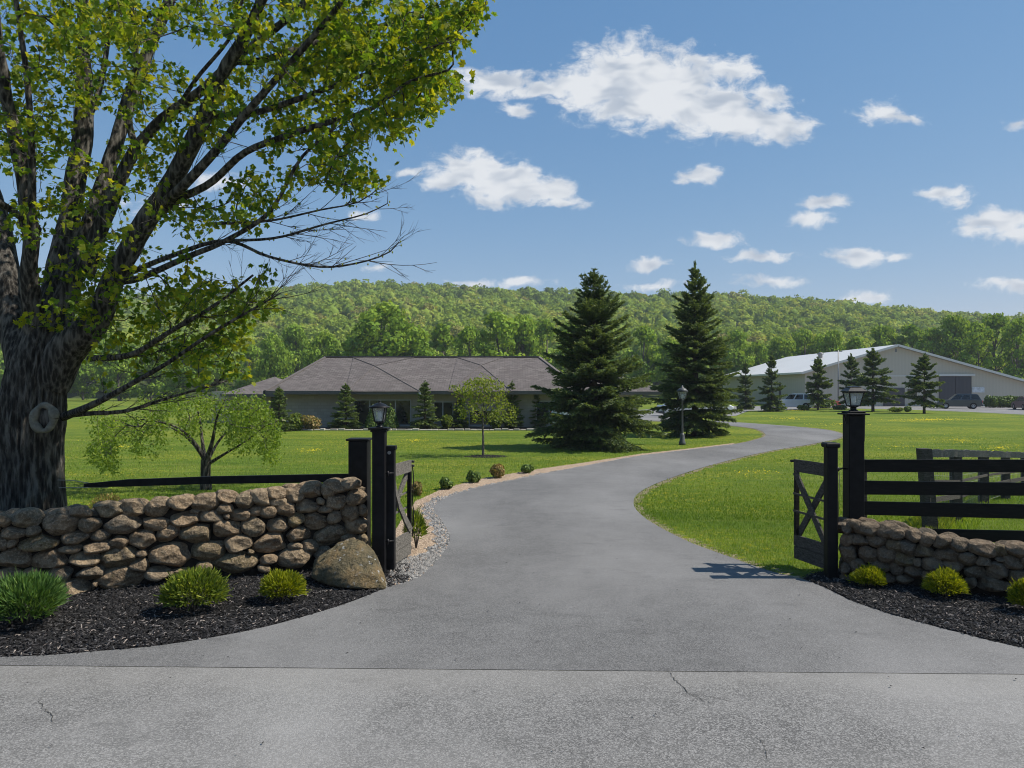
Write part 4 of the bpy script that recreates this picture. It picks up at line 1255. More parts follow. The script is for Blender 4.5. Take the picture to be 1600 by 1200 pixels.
# ================================================================== CONIFERS
def conifer(h, r, seed, whorls=26, per=9, z0=0.25, dens=1.0, droop=.18, blade=.085, bw=.024, power=.85, ragged=.22, leader=.10, twig_gap=.10):
    rs = np.random.RandomState(seed); gt = G(); gc = G()
    gt.tube([(0,0,-.1), (0.02,0,h*.3), (0,.02,h*.7), (0,0,h*.985)], [h*.019+.03, h*.014+.02, h*.007+.01, .008], 10)
    C0 = []; D0 = []; T0 = []
    for w_ in range(whorls):
        t = (w_+rs.uniform(-.25,.25))/whorls; t = max(0, t)
        zb = z0 + (h*(1-leader*.4)-z0)*t
        nb = max(4, int(per*(1-t*.45)))
        a0 = rs.uniform(0, 6.28)
        for b in range(nb):
            th = a0 + b*6.283/nb + rs.uniform(-.25,.25)
            prof = (1-t)**power*(1 - .25*max(0, .12-t)/.12) + .03
            L = r*prof*rs.uniform(1-ragged*1.3, 1+ragged*.55)
            if L < .06: L = .06
            el_ = math.radians(-10 + 58*t**1.2 + rs.uniform(-13, 13)); zb = zb + rs.uniform(-.4, .4)*h/whorls if t < .9 else zb
            ns = max(3, int(L/twig_gap))
            s_ = (np.arange(ns)+rs.uniform(.2,.8))/ns
            def pos(s):
                rad = L*s; z = zb + L*(math.sin(el_)*s - droop*(1-t)*s*s*1.2 + (droop*.9)*(s**3))
                return np.stack([rad*math.cos(el_)*math.cos(th), rad*math.cos(el_)*math.sin(th), z*np.ones_like(rad)], -1)
            pts = pos(np.linspace(0, 1, 5))
            gt.tube(pts, np.linspace(.006+.011*L, .003, 5), 4, cap=False)
            bd = unit((pos(np.array([1.0]))-pos(np.array([.0])))[0]); side = unit(np.cross(bd, (0,0,1.0)))
            P0 = pos(s_)
            # the branch itself is clad too
            for sg in (-1, 1):
                k = s_ > .12
                tl = L*.42*(1-s_[k]*.80)*rs.uniform(.6, 1.15, k.sum()) + .05
                ang = rs.uniform(.55, 1.0, k.sum())
                dr = bd[None]*np.cos(ang)[:,None] + sg*side[None]*np.sin(ang)[:,None]
                dr[:,2] += rs.uniform(-.30, .02, k.sum())*(1-t); dr = unit(dr)
                for p, d, l in zip(P0[k], dr, tl):
                    m = max(2, int(l/.055*dens)); q = (np.arange(m)+.5)/m
                    pp = p[None] + d[None]*(l*q)[:,None]; pp[:,2] -= (q**2)*l*.18*(1-t)
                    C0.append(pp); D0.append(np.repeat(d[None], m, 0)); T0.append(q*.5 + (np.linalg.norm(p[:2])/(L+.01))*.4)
            m = max(3, int(L/.05*dens)); q = (np.arange(m)+.5)/m
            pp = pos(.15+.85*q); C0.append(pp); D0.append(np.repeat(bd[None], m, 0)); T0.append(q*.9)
    m = max(4, int(h*leader/.03)); q = np.linspace(1-leader, 1.0, m)
    C0.append(np.stack([q*0, q*0, q*h], -1)); D0.append(np.repeat(np.array([[0,0,1.0]]), m, 0)); T0.append(q*0+.6)
    Cc = np.concatenate(C0); Dd = np.concatenate(D0); Tt = np.concatenate(T0)
    K = 4
    Cc = np.repeat(Cc, K, 0); Dd = np.repeat(Dd, K, 0); Tt = np.repeat(Tt, K)
    n = len(Cc)
    rnd = unit(rs.normal(size=(n, 3))); out = unit(np.cross(Dd, rnd)); out[:,2] = out[:,2]*.7 + .12
    ax = unit(Dd*rs.uniform(.5, 1.2, (n,1)) + out*rs.uniform(.4,.9,(n,1)))
    s2 = unit(np.cross(ax, rs.normal(size=(n,3))))
    l = blade*rs.uniform(.65, 1.25, n)[:,None]; w2 = bw*rs.uniform(.7, 1.3, n)[:,None]
    V = np.stack([Cc - s2*w2*.5, Cc + s2*w2*.5, Cc + ax*l*.6 + s2*w2*.42, Cc + ax*l, Cc + ax*l*.6 - s2*w2*.42], 1)
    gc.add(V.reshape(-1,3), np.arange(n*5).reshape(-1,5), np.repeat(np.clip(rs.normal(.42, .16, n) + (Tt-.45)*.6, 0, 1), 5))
    return gt, gc

def place_con(gts, px, py, mat, label, group=None, name='spruce', scale=1.0, rz=0.0, cat='spruce'):
    p = gnd(px, py); e = empty(name, (0,0,0), label, cat, group)
    gts[0].build('trunk', BARK_CON, e); gts[1].build('crown', mat, e)
    e.location = tuple(p); e.scale = (scale,)*3; e.rotation_euler = (0,0,rz); return e
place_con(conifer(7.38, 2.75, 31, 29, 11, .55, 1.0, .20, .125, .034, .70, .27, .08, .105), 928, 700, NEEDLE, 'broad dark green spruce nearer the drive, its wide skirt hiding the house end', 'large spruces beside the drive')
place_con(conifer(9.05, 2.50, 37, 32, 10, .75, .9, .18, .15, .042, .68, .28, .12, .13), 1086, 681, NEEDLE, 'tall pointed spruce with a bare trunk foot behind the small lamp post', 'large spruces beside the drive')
# young conifers: three kinds of crown, copied
YC = [conifer(2.7, .85, 41, 18, 8, .05, .9, .05, .10, .035, .75, .25, .1, .10),
      conifer(5.6, 1.75, 42, 18, 8, .25, .8, .05, .20, .07, .75, .28, .12, .20),
      conifer(6.0, 1.9, 43, 14, 7, 1.25, .9, .0, .26, .09, .5, .5, .16, .24)]
ycp = {}
def young(k, px, py, ytop, halfw, label, group, rz, mat=None, name='young_spruce'):
    p = gnd(px, py)
    hh = (2.7, 5.6, 6.0)[k]; rr = (.85, 1.75, 1.9)[k]
    H = (py-ytop)/F*p[1]; W_ = halfw/F*p[1]
    if k not in ycp:
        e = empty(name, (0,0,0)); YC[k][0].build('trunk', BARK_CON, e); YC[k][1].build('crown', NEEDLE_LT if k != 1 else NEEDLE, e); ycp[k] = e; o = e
    else: o = copy_tree(ycp[k]); o.name = name
    o.location = tuple(p); o.rotation_euler = (0,0,rz); o.scale = (W_/rr*1.08, W_/rr*1.08, H/hh*1.02)
    return tag(o, label, 'conifer', group)
gh = 'young conifers in front of the house'
young(0, 540, 671, 601, 25, 'bushy young spruce in front of the pale wall left of the dark windows', gh, 0.3)
young(0, 664, 671, 597, 24, 'bushy young spruce between the dark windows and the narrow window', gh, 1.4)
young(0, 800, 669, 598, 19, 'narrow young spruce right behind the round-headed sapling', gh, 2.2)
young(0, 838, 668, 611, 15, 'small young spruce nearest the big spruce at the house wall', gh, 3.0)
young(0, 436, 674, 606, 22, 'young spruce at the left corner of the house', gh, 4.1)
young(0, 718, 669, 622, 17, 'short young spruce left of the round-headed sapling', gh, 5.0)
gb = 'young conifers on the lawn before the barn'
young(1, 1165, 640, 566, 17, 'narrow dark spruce first to the right of the tall pointed spruce', gb, 0.2)
young(1, 1206, 643, 553, 21, 'dark spruce standing just left of the white suv', gb, 1.9)
young(2, 1278, 641, 561, 21, 'open grey-green pine with thin trunk right of the white suv', gb, 0.5, name='young_pine')
young(2, 1330, 640, 556, 19, 'young pine directly behind the right gate lantern', gb, 1.1, name='young_pine')
young(2, 1364, 643, 548, 30, 'tallest open pine with forked crown before the barn gable', gb, 2.5, name='young_pine')
young(1, 1396, 633, 578, 14, 'small bushy conifer touching the barn wall by the dark doorway', gb, 3.3)
young(2, 1444, 646, 556, 27, 'pine with long bare trunk standing left of the big barn door', gb, 4.4, name='young_pine')

# small shrubs at the house front
def shrub(name, px, py, wpx, hpx, mat, n, size, label, cat='shrub', group=None, seed=1, cone=False):
    p = gnd(px, py); W_ = wpx/F*p[1]/2; H = hpx/F*p[1]
    e = empty(name, tuple(p), label, cat, group); rs = random.Random(seed)
    cs = []
    if cone:
        for i in range(7):
            t = i/6; rr = W_*(1-t)**.6*.95+.04; cs.append((p[0], p[1], H*(.12+t*.8), rr, rr, H*.14))
    else:
        cs.append((p[0], p[1], H*.45, W_*.7, W_*.7, H*.45))
        for i in range(8):
            a = rs.uniform(0, 6.28); q = rs.uniform(.3,.62)*W_; s_ = rs.uniform(.28,.45)
            cs.append((p[0]+q*math.cos(a), p[1]+q*math.sin(a), H*rs.uniform(.3,.72), W_*s_, W_*s_, H*s_*.75))
    leafblob('foliage', mat, e, cs, n, size, seed)
    g = G(); g.tube([(p[0], p[1], -.03), (p[0]+.01, p[1], H*.5)], [W_*.07, W_*.03], 6)
    for k in range(4):
        a = k*1.57+.4; g.tube([(p[0], p[1], H*.1), (p[0]+W_*.45*math.cos(a), p[1]+W_*.45*math.sin(a), H*.6)], [W_*.04, W_*.015], 5)
    g.build('stem', BARK_SM, e)
    return e
gs = 'low shrubs in front of the house'
shrub('shrub', 486, 672, 46, 25, BUSH_O, 2400, .10, 'spreading reddish-green shrub at the pale wall', 'shrub', gs, 3)
shrub('boxwood', 583, 671, 26, 38, BUSH_D, 2600, .08, 'egg-shaped clipped bush seen left of the left gate lantern', 'shrub', gs, 4, True)
shrub('boxwood', 610, 671, 28, 38, BUSH_D, 2600, .08, 'egg-shaped clipped bush seen right of the left gate lantern', 'shrub', gs, 5, True)
shrub('shrub', 697, 670, 24, 24, BUSH_YG, 1800, .09, 'light green shrub left of the short young spruce', 'shrub', gs, 6)
shrub('shrub', 774, 670, 30, 34, BUSH_YG, 2000, .09, 'light green shrub behind the trunk of the round-headed sapling', 'shrub', gs, 7)
shrub('shrub', 398, 674, 46, 60, BUSH_D, 3600, .12, 'tall dark shrub at the far left end of the house', 'shrub', gs, 8)
shrub('shrub', 462, 673, 26, 30, BUSH_YG, 1600, .09, 'yellowish shrub at the foot of the corner spruce', 'shrub', gs, 9)
gs = 'low shrubs on the barn lawn'
shrub('shrub', 1254, 641, 22, 9, BUSH_YG, 900, .12, 'low bright green shrub in front of the white suv', 'shrub', gs, 10)
shrub('shrub', 1286, 638, 40, 16, BUSH_D, 1500, .16, 'dark mounded shrub in front of the red car', 'shrub', gs, 11)
shrub('shrub', 1312, 640, 26, 8, BUSH_D, 900, .14, 'low green shrub left of the right gate lantern', 'shrub', gs, 12)
shrub('shrub', 1400, 644, 26, 8, BUSH_YG, 900, .12, 'flat green groundcover shrub left of the bare-trunked pine', 'shrub', gs, 13)
shrub('shrub', 1418, 643.5, 14, 9, BUSH_D, 700, .12, 'small dark tuft beside the flat green groundcover shrub', 'shrub', gs, 14)
gs = 'small shrubs along the gravel strip'
shrub('gravel_bed_shrub', 651, 775, 22, 24, BUSH_O, 1500, .05, 'orange-tinged shrub right behind the left gate', 'shrub', gs, 15)
shrub('gravel_bed_shrub', 697, 765, 26, 19, BUSH_D, 1500, .05, 'dark green shrub with rusty tips, second from the gate', 'shrub', gs, 16)
shrub('gravel_bed_shrub', 741, 754.5, 25, 19, BUSH_D, 1500, .05, 'dark green shrub left of the straw-coloured one', 'shrub', gs, 17)
shrub('gravel_bed_shrub', 778, 747, 31, 22, BUSH_O, 2000, .05, 'straw-coloured rounded shrub, largest along the gravel', 'shrub', gs, 18)
shrub('gravel_bed_shrub', 824, 739.5, 25, 15, BUSH_D, 1400, .05, 'small green shrub furthest up the gravel strip', 'shrub', gs, 19)

# ================================================================== SPIKY NEAR SHRUBS
def spiky(name, px, py, wpx, hpx, mat, n, L, w_, label, cat, group, seed, rise=.5):
    p = gnd(px, py); W_ = wpx/F*p[1]/2; H = hpx/F*p[1]
    e = empty(name, tuple(p), label, cat, group); rs = np.random.RandomState(seed)
    g = G()
    d = unit(rs.normal(size=(n, 3))); d[:,2] = np.abs(d[:,2])*1.0 - .25
    d = unit(d)
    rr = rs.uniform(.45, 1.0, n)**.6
    lum = (1 + SN(seed, 2.6, 3)(d)*.20)*np.where(rs.uniform(size=n) < .04, rs.uniform(1.05, 1.28, n), 1.0)
    c = d*np.stack([W_*rr*lum, W_*rr*lum, H*.58*rr*lum], -1)*.86 + np.array((0, 0, H*.42)) + p
    c[:,2] = np.maximum(c[:,2], .01)
    ax = unit(d + np.array((0,0,rise)) + rs.normal(0, .38, (n,3)))
    s = unit(np.cross(ax, rs.normal(size=(n,3)))); l = L*rs.uniform(.6,1.3,n)[:,None]; w2 = w_*rs.uniform(.7,1.3,n)[:,None]
    V = np.stack([c - s*w2*.3, c + s*w2*.3, c + ax*l*.55 + s*w2*.5, c + ax*l, c + ax*l*.55 - s*w2*.5], 1)
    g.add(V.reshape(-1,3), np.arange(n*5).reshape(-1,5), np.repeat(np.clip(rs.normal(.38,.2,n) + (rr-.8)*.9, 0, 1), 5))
    g.build('foliage', mat, e)
    g = G()
    for k in range(14):
        a = rs.uniform(0, 6.28); q = rs.uniform(.1,.55)
        g.tube([p+(0,0,-.02), p+(W_*q*.5*math.cos(a), W_*q*.5*math.sin(a), H*.3), p+(W_*q*math.cos(a), W_*q*math.sin(a), H*.72)], [.009,.006,.003], 5)
    g.build('stem', BARK_SM, e)
    return e
gr1 = 'spiky shrubs in the left mulch bed'; gr2 = 'golden shrubs in the right mulch bed'
spiky('tufted_shrub', 42, 978, 118, 84, BUSH_G, 5200, .11, .012, 'green grassy tufted shrub at the left edge of the left mulch bed', 'shrub', gr1, 61, .8)
spiky('rounded_shrub', 302, 957, 98, 71, BUSH_YG, 5200, .065, .013, 'yellow-green rounded shrub in the middle of the left mulch bed', 'shrub', gr1, 62)
spiky('golden_shrub', 440, 943, 68, 54, BUSH_Y, 4200, .05, .013, 'small golden rounded shrub near the boulder', 'shrub', gr1, 63)
spiky('golden_shrub', 1359, 919, 50, 33, BUSH_Y, 3200, .042, .012, 'flat golden shrub nearest the right gate', 'shrub', gr2, 64)
spiky('golden_shrub', 1478, 936, 62, 49, BUSH_Y, 4000, .045, .012, 'round golden shrub at the middle of the right mulch bed', 'shrub', gr2, 65)
spiky('golden_shrub', 1607, 960, 60, 56, BUSH_Y, 3800, .045, .012, 'golden shrub cut by the right edge of the photo', 'shrub', gr2, 66)
spiky('spiky_plant', 650, 857, 34, 62, BUSH_YG, 900, .10, .014, 'bright green spiky plant behind the left gate leaf', 'plant', None, 67, .9)
spiky('spiky_plant', 580, 872, 18, 34, BUSH_YG, 500, .09, .014, 'green tuft between the stone wall end and the left lamp post', 'plant', None, 68, .9)
spiky('rusty_shrub', 168, 822, 54, 56, BUSH_O, 1700, .05, .011, 'rusty low shrub peeping over the left wall beside the maple', 'shrub', None, 69, .6)
spiky('rusty_shrub', 226, 808, 40, 24, BUSH_O, 700, .05, .011, 'small yellow-orange tuft peeping over the left wall', 'shrub', None, 70, .6)

# ================================================================== STONE WALLS
LS = [(1,814.5,26,21),(38,812,49,27),(91.3,817.3,57,40),(126,802,36,20),(167.7,798.3,46,22),(140.7,820.3,37,23),(190,820,59,31),(19,835,38,18),(50.7,831.7,24,17),
(3,852,22,20),(17,851,14,15),(58,851.3,65,25),(115.7,843.3,45,21),(157,839,35,17),(184.7,850,29,20),(107.3,860.7,36,13),(149,857,45,17),(18,875.3,53,31),(76,877.3,59,28),
(130,876.3,48,21),(183,874,56,30),(94,899,43,25),(140,898,45,22),(12,902,38,24),(47,901,31,20),(117,920.7,61,26),(186,906,74,34),(148,913,8,9),(17,926,42,24),(64,922,44,24),
(211,795,41,25),(247.7,793.7,46,27),(283.7,788.3,42,22),(321,786.3,41,25),(352,779,42,20),(382,785,34,22),(410,779,36,25),(351.7,796,25,16),(376,805.7,36,18),(354,808,8,8),
(243.7,819,46,22),(288.7,813,44,24),(304.5,799.7,14,6),(330.7,809.7,39,22),(262.3,836.7,33,29),(223,845,46,27),(307,835.7,53,28),(356,828,43,30),(396,823.5,36,31),(402,799,20,16),
(265.3,871.3,67,40),(326,863.3,53,35),(373.3,852,40,26),(220.5,867,19,10),(217.7,886.3,31,22),(247,900,46,22),(319,889,24,16),(368,883,74,34),(392,864,9,6),(290,902,50,22),
(432,772.4,30,19),(460,775.5,35,22),(436,786,25,12),(484.8,768.5,46,26),(513,769.3,18,22),(529,762,42,24),(550,757.7,32,18),(420,801.3,28,18),(447.4,797.8,28,23),(480.6,793,36,20),
(509.5,796.3,22,11),(523.7,785,35,24),(558,778,31,24),(502,784,11,11),(548,803.6,29,27),(568.5,800,12,22),(523.3,809.8,20,19),(495,816,36,25),(465.5,813.6,25,21),(435,821.3,41,25),
(466.3,837,40,25),(519,838,50,35),(560.4,824.4,35,24),(423,851.5,54,33),(462,856,22,11),(487,856.4,26,20),(463.6,874.5,58,34),(504.5,865,24,18),(419.6,876.5,27,14),(413,890,18,10),
(548,850,36,26),(540,872,34,22),(568,848,14,22),(505,880,26,18),(565,872,20,26)]
RS_ = [(1322,828,14,16),(1353.7,829.3,39,21),(1334,822,24,17),(1387,830.5,39,24),(1400.7,837,23,17),(1424.7,839,26,22),(1449,846,24,21),(1323,845,21,20),(1341.7,846,26,17),
(1370,847.7,33,20),(1398,854,27,20),(1418.7,857,24,20),(1441.3,863.3,35,20),(1325,867.7,27,25),(1354.7,867.7,29,25),(1384.3,868,29,24),(1411.3,876,33,20),(1433,880.7,11,13),
(1457,883.7,37,19),(1320,890,14,18),(1341.7,887.7,32,23),(1372.7,886,29,17),(1397.3,890.7,25,19),(1428.7,896.3,37,20),(1318,905,16,12),(1338,905,22,12),(1413,908,26,12),(1386,906,22,12),
(1472,849,28,20),(1498,853.5,31,21),(1534.7,859.3,44,23),(1564,863,22,19),(1588,861,36,24),(1477,870,41,20),(1512,875.3,30,19),(1536.7,879.3,23,15),(1582,881,34,22),(1489,887,36,15),
(1522.7,894.3,32,18),(1557.3,892.7,35,25),(1592,903,34,19),(1548,914,43,20),(1579,920,22,15),(1517,911,17,18),(1455,905,30,20),(1485,917,35,20),(1563,876,15,9),(1460,922,22,12),(1612,880,30,22),(1600,925,26,18),(1361,906,22,12)]

def stone_mesh(g, c, ax, sz, rs, ic=ICO3, r=None, cuts=8, bumpy=.07):
    """a fieldstone: rounded lump with worn facets. ax = (right, depth, up), sz = half sizes"""
    v, f = ic
    # rounded-box-ish
    p = np.sign(v)*np.abs(v)**.82
    p = p/np.max(np.abs(p), axis=0)*1.0
    p = p*np.array((1, 1, 1))
    for _ in range(cuts):
        n_ = unit(rs.normal(size=3)*np.array((1, 1.1, 1))); d = rs.uniform(.66, .98)
        k = p @ n_ - d
        p = p - np.where(k > 0, k, 0)[:,None]*n_[None]*.95
    sn = SN(rs.randint(1e6), 2.4, 4, .62)
    p = p*(1 + bumpy*sn(p) - .06*np.abs(SN(rs.randint(1e6), 1.7, 2, .6)(p)))[:,None]
    # renormalise to the box
    p = p/np.max(np.abs(p), axis=0)
    sh = rs.uniform(-.16, .16); p[:,2] += p[:,0]*sh; p[:,2] /= np.max(np.abs(p[:,2]))
    p = p*np.array(sz)
    P_ = c + p[:,0:1]*ax[0] + p[:,1:2]*ax[1] + p[:,2:3]*ax[2]
    g.add(P_, f, r, True)

def wall(name, stones, p0, p1, mat, depth, label, seed, extra_dir):
    p0 = np.array((*p0, 0.0)); p1 = np.array((*p1, 0.0)); d = unit(p1-p0); upv = A((0,0,1.0)); nin = np.cross(upv, d)  # into the wall, away from the camera
    if nin[1] < 0: nin = -nin
    rs = np.random.RandomState(seed); mid = (p0+p1)/2
    e = empty(name, tuple(mid), label, 'stone wall')
    recs = []
    for (px, py, w_, h_) in stones:
        ray = A(((px-800)/F, 1.0, -(py-HZ)/F)); o_ = A((0,0,EYE))
        n_ = np.cross(d, upv); t = ((p0-o_) @ n_)/(ray @ n_); pt = o_+ray*t
        cosf = abs(d[0]); # foreshortening of the face
        u = (pt-p0) @ d
        # widths: along d, scaled by local foreshortening
        Y = pt[1]; e1 = at(px-w_/2, py, 1)/1; 
        def uu(x):
            ray = A(((x-800)/F, 1.0, 0)); t = ((p0-o_) @ n_)/(ray @ n_); return (o_[:2]+ray[:2]*t-p0[:2]) @ d[:2]
        hw = abs(uu(px+w_/2)-uu(px-w_/2))/2; hh = h_/F*Y/2
        recs.append((u, pt[2], hw, hh))
    recs.sort(key=lambda r: -r[2]*r[3])
    for i, (u, z, hw, hh) in enumerate(recs[:100]):
        dep = min(depth*.5, max(.10, hw*rs.uniform(.9, 1.25)))
        c = p0 + d*u + upv*z + nin*(dep*.80 + rs.uniform(-.02, .03))
        g = G(); stone_mesh(g, c, (d, nin, upv), (hw*1.08+.009, dep, hh*1.09+.007), rs, ICO4 if i < 60 else ICO3, rs.uniform(0, 1))
        g.build('stone', mat, e, origin=c)
    # everything behind and outside the frame in one mesh
    g = G()
    us = [r[0] for r in recs]
    def top_at(u):
        k = [r[1]+r[3] for r in recs if abs(r[0]-u) < .35]
        return max(k) if k else max(r[1]+r[3] for r in sorted(recs, key=lambda r: abs(r[0]-u))[:8])
    umin, umax = min(us), max(us)
    lo, hi = (umin-3.2, umax) if extra_dir < 0 else (umin, umax+3.0)
    u = lo
    while u < hi:
        tp = top_at(min(max(u, umin+.1), umax-.1)); 
        z = .06
        st = rs.uniform(.22, .36)
        while z < tp-.04:
            hh = rs.uniform(.075, .12); inframe = umin-.1 < u < umax
            for layer in ((1, 2) if inframe else (0, 1, 2)):
                dd = depth*(.22, .55, .86)[layer]
                if layer == 1: continue
                c = p0 + d*(u+rs.uniform(-.05,.05)) + upv*(min(z+hh*.6, tp-.16)) + nin*dd
                stone_mesh(g, c, (d, nin, upv), (st*.56, depth*.22, hh*1.15), rs, ICO2, rs.uniform(0,1), 6)
            z += hh*1.75
        # capping stones across the wall behind the face
        c = p0 + d*(u+rs.uniform(-.05,.05)) + upv*(tp-.165) + nin*depth*.60
        stone_mesh(g, c, (d, nin, upv), (st*.62, depth*.27, .08), rs, ICO2, rs.uniform(0,1), 6)
        u += st*.95
    g.build('stone', mat, e, kind='stuff')
    # hearting: dark earth and chips between the faces
    g = G(); n_ = 24; uu_ = np.linspace(lo+.15, hi-.1, n_); V = []
    for u in uu_:
        tp = top_at(min(max(u, umin+.1), umax-.1)) - .17
        for (dd, zz) in ((depth*.22, 0), (depth*.80, 0), (depth*.80, tp), (depth*.22, tp)):
            V.append(p0 + d*u + nin*dd + upv*zz)
    fs = [(k*4+a, k*4+(a+1)%4, (k+1)*4+(a+1)%4, (k+1)*4+a) for k in range(n_-1) for a in range(4)]
    g.add(V, fs); g.f.append(np.array([[0,1,2,3]])); g.sm.append(np.array([False])); g.f.append(np.array([[(n_-1)*4+k for k in (3,2,1,0)]])); g.sm.append(np.array([False]))
    g.build('core', EARTH, e)
    return e
EARTH = simple('dark_earth', (0.025, 0.02, 0.016), 0.95, 0.1, 0.4, 20, 0.6)
wall('stone_wall', LS, (-5.35, 8.83), (-1.98, 10.24), STONE, .62, 'tall dry stone wall of brown fieldstones left of the drive', 71, -1)
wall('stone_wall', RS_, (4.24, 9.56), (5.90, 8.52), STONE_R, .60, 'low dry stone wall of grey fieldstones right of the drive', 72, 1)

# boulder
def boulder():
    Yb = 9.35
    out = [(484,872),(488,900),(500,912),(530,916),(562,917),(600,916),(602,906),(596,890),(588,866),(577,850),(569,841),(556,836),(543,838),(530,845),(515,856),(500,866)]
    c0 = at(545, 880, Yb); e = empty('boulder', (c0[0], Yb, 0), 'big wedge-shaped tan boulder with white lichen at the right end of the left wall', 'boulder')
    import bmesh
    def q(px, py, Y): return at(px, py, Y)
    pts = [q(485,903,9.25), q(489,880,9.33), q(505,913,9.12), q(540,919,9.02), q(562,921,8.98), q(604,921,9.10), q(601,903,9.18), q(590,866,9.32), q(578,850,9.42), q(566,840,9.50),
           q(548,835,9.55), q(536,841,9.52), q(518,853,9.45), q(503,864,9.40), q(520,884,9.16), q(560,868,9.20), q(585,892,9.10), q(543,898,9.06),
           q(500,880,9.95), q(545,850,10.0), q(580,865,9.95), q(600,900,9.9), q(490,905,9.9)]
    bm = bmesh.new()
    for p_ in pts: bm.verts.new(tuple(p_))
    bmesh.ops.convex_hull(bm, input=bm.verts)
    bmesh.ops.delete(bm, geom=[v_ for v_ in bm.verts if not v_.link_faces], context='VERTS')
    bmesh.ops.bevel(bm, geom=list(bm.edges), offset=.035, segments=2, affect='EDGES', profile=.6)
    bmesh.ops.triangulate(bm, faces=bm.faces)
    for _ in range(6):
        ed = [e_ for e_ in bm.edges if e_.calc_length() > .035]
        if not ed or len(bm.verts) > 26000: break
        bmesh.ops.subdivide_edges(bm, edges=ed, cuts=1); bmesh.ops.triangulate(bm, faces=bm.faces)
    bmesh.ops.smooth_vert(bm, verts=bm.verts, factor=.5, use_axis_x=True, use_axis_y=True, use_axis_z=True)
    p = np.array([v_.co[:] for v_ in bm.verts]); bm.normal_update(); nn = np.array([v_.normal[:] for v_ in bm.verts])
    for k_, v_ in enumerate(bm.verts): v_.index = k_
    f = np.array([[v_.index for v_ in f_.verts] for f_ in bm.faces]); bm.free()
    ridg = -np.abs(SN(4, 5.5, 3, .6)(p))
    p = p + nn*(SN(41, 4.0, 3, .6)(p)*.022 + ridg*.03 + SN(8, 22, 4, .7)(p)*.010)[:,None]
    p[:,2] = np.maximum(p[:,2], -.05)
    g = G(); g.add(p, f, .3, True); g.build('rock', BOULDER, e)
boulder()

# ================================================================== TREES WITH GROWN BRANCHES
def grow(limbs, attractors, tip=.0035, expo=2.3, seg=.16, back=.55, seed=1, sag=.0):
    """limbs: list of (points (n,3), radii). attractors: (m,3) twig ends. returns tubes [(pts, radii)], and tip directions"""
    rs = np.random.RandomState(seed)
    P_ = []; par = []; Dr = []; presc = []; chains = []
    for pts, rad in limbs:
        pts = np.asarray(pts, float); sp = spline(pts, 5); L = np.concatenate([[0], np.cumsum(np.linalg.norm(np.diff(sp, axis=0), axis=1))])
        n = max(3, int(L[-1]/seg)); q = np.linspace(0, L[-1], n)
        s3 = np.stack([np.interp(q, L, sp[:,k]) for k in range(3)], -1)
        s3 = s3 + (SN(rs.randint(1e6), 2.2, 2)(s3)[:,None])*rs.normal(size=3)*.012
        rr = np.interp(q/L[-1], np.linspace(0, 1, len(rad)), rad)
        base = len(P_)
        # attach to nearest earlier node
        pr = -1
        if P_:
            dd = np.linalg.norm(np.array(P_)-s3[0], axis=1); pr = int(dd.argmin())
        for k in range(n):
            P_.append(s3[k]); par.append(pr if k == 0 else base+k-1); presc.append(rr[k])
            Dr.append(unit(s3[min(k+1, n-1)]-s3[max(k-1, 0)]))
        chains.append(list(range(base, base+n)))
    nlimb = len(P_)
    cap = nlimb + 60*len(attractors)
    PA = np.zeros((cap, 3)); DA = np.zeros((cap, 3)); PA[:nlimb] = P_; DA[:nlimb] = Dr; N = nlimb
    d0 = np.array([np.linalg.norm(PA[:N]-a, axis=1).min() for a in attractors])
    tips = []
    skip = set()
    for ai in np.argsort(d0):
        a = attractors[ai]
        v = a - PA[:N]; d = np.linalg.norm(v, axis=1)+1e-6
        cosv = (v*DA[:N]).sum(1)/d
        cost = d*(1.0 + back*(1-cosv))
        j = int(cost.argmin()); L = d[j]
        n = max(2, int(L/seg)); q = np.arange(1, n+1)/n
        side = rs.normal(size=3)*.06*L
        ctrl = PA[j] + DA[j]*L*.42 + side
        pts = ((1-q)**2)[:,None]*PA[j] + (2*q*(1-q))[:,None]*ctrl + (q**2)[:,None]*a
        pts = pts + rs.normal(size=pts.shape)*.012*min(1, L)
        idx = []
        prev = j
        for k in range(n):
            PA[N] = pts[k]; DA[N] = unit(pts[k]-(PA[prev])); par.append(prev); presc.append(0); prev = N; idx.append(N); N += 1
        chains.append([j]+idx); tips.append((a, DA[N-1].copy()))
    # pipe model radii
    acc = np.zeros(N); R = np.zeros(N)
    order = range(N-1, -1, -1)
    for k in order:
        r = max(acc[k], tip**expo)**(1/expo)
        R[k] = max(r, 0)
        if par[k] >= 0: acc[par[k]] += R[k]**expo*(1.0 if k >= nlimb else .0)
    pr = np.array(presc[:N]); R = np.where(pr > 0, pr, np.minimum(R, .06))
    tubes = []
    for ci, ch in enumerate(chains):
        r = R[ch].copy()
        if ci >= len(limbs): r[0] = min(r[0], r[1]*1.25)
        tubes.append((PA[ch], r))
    return tubes, tips

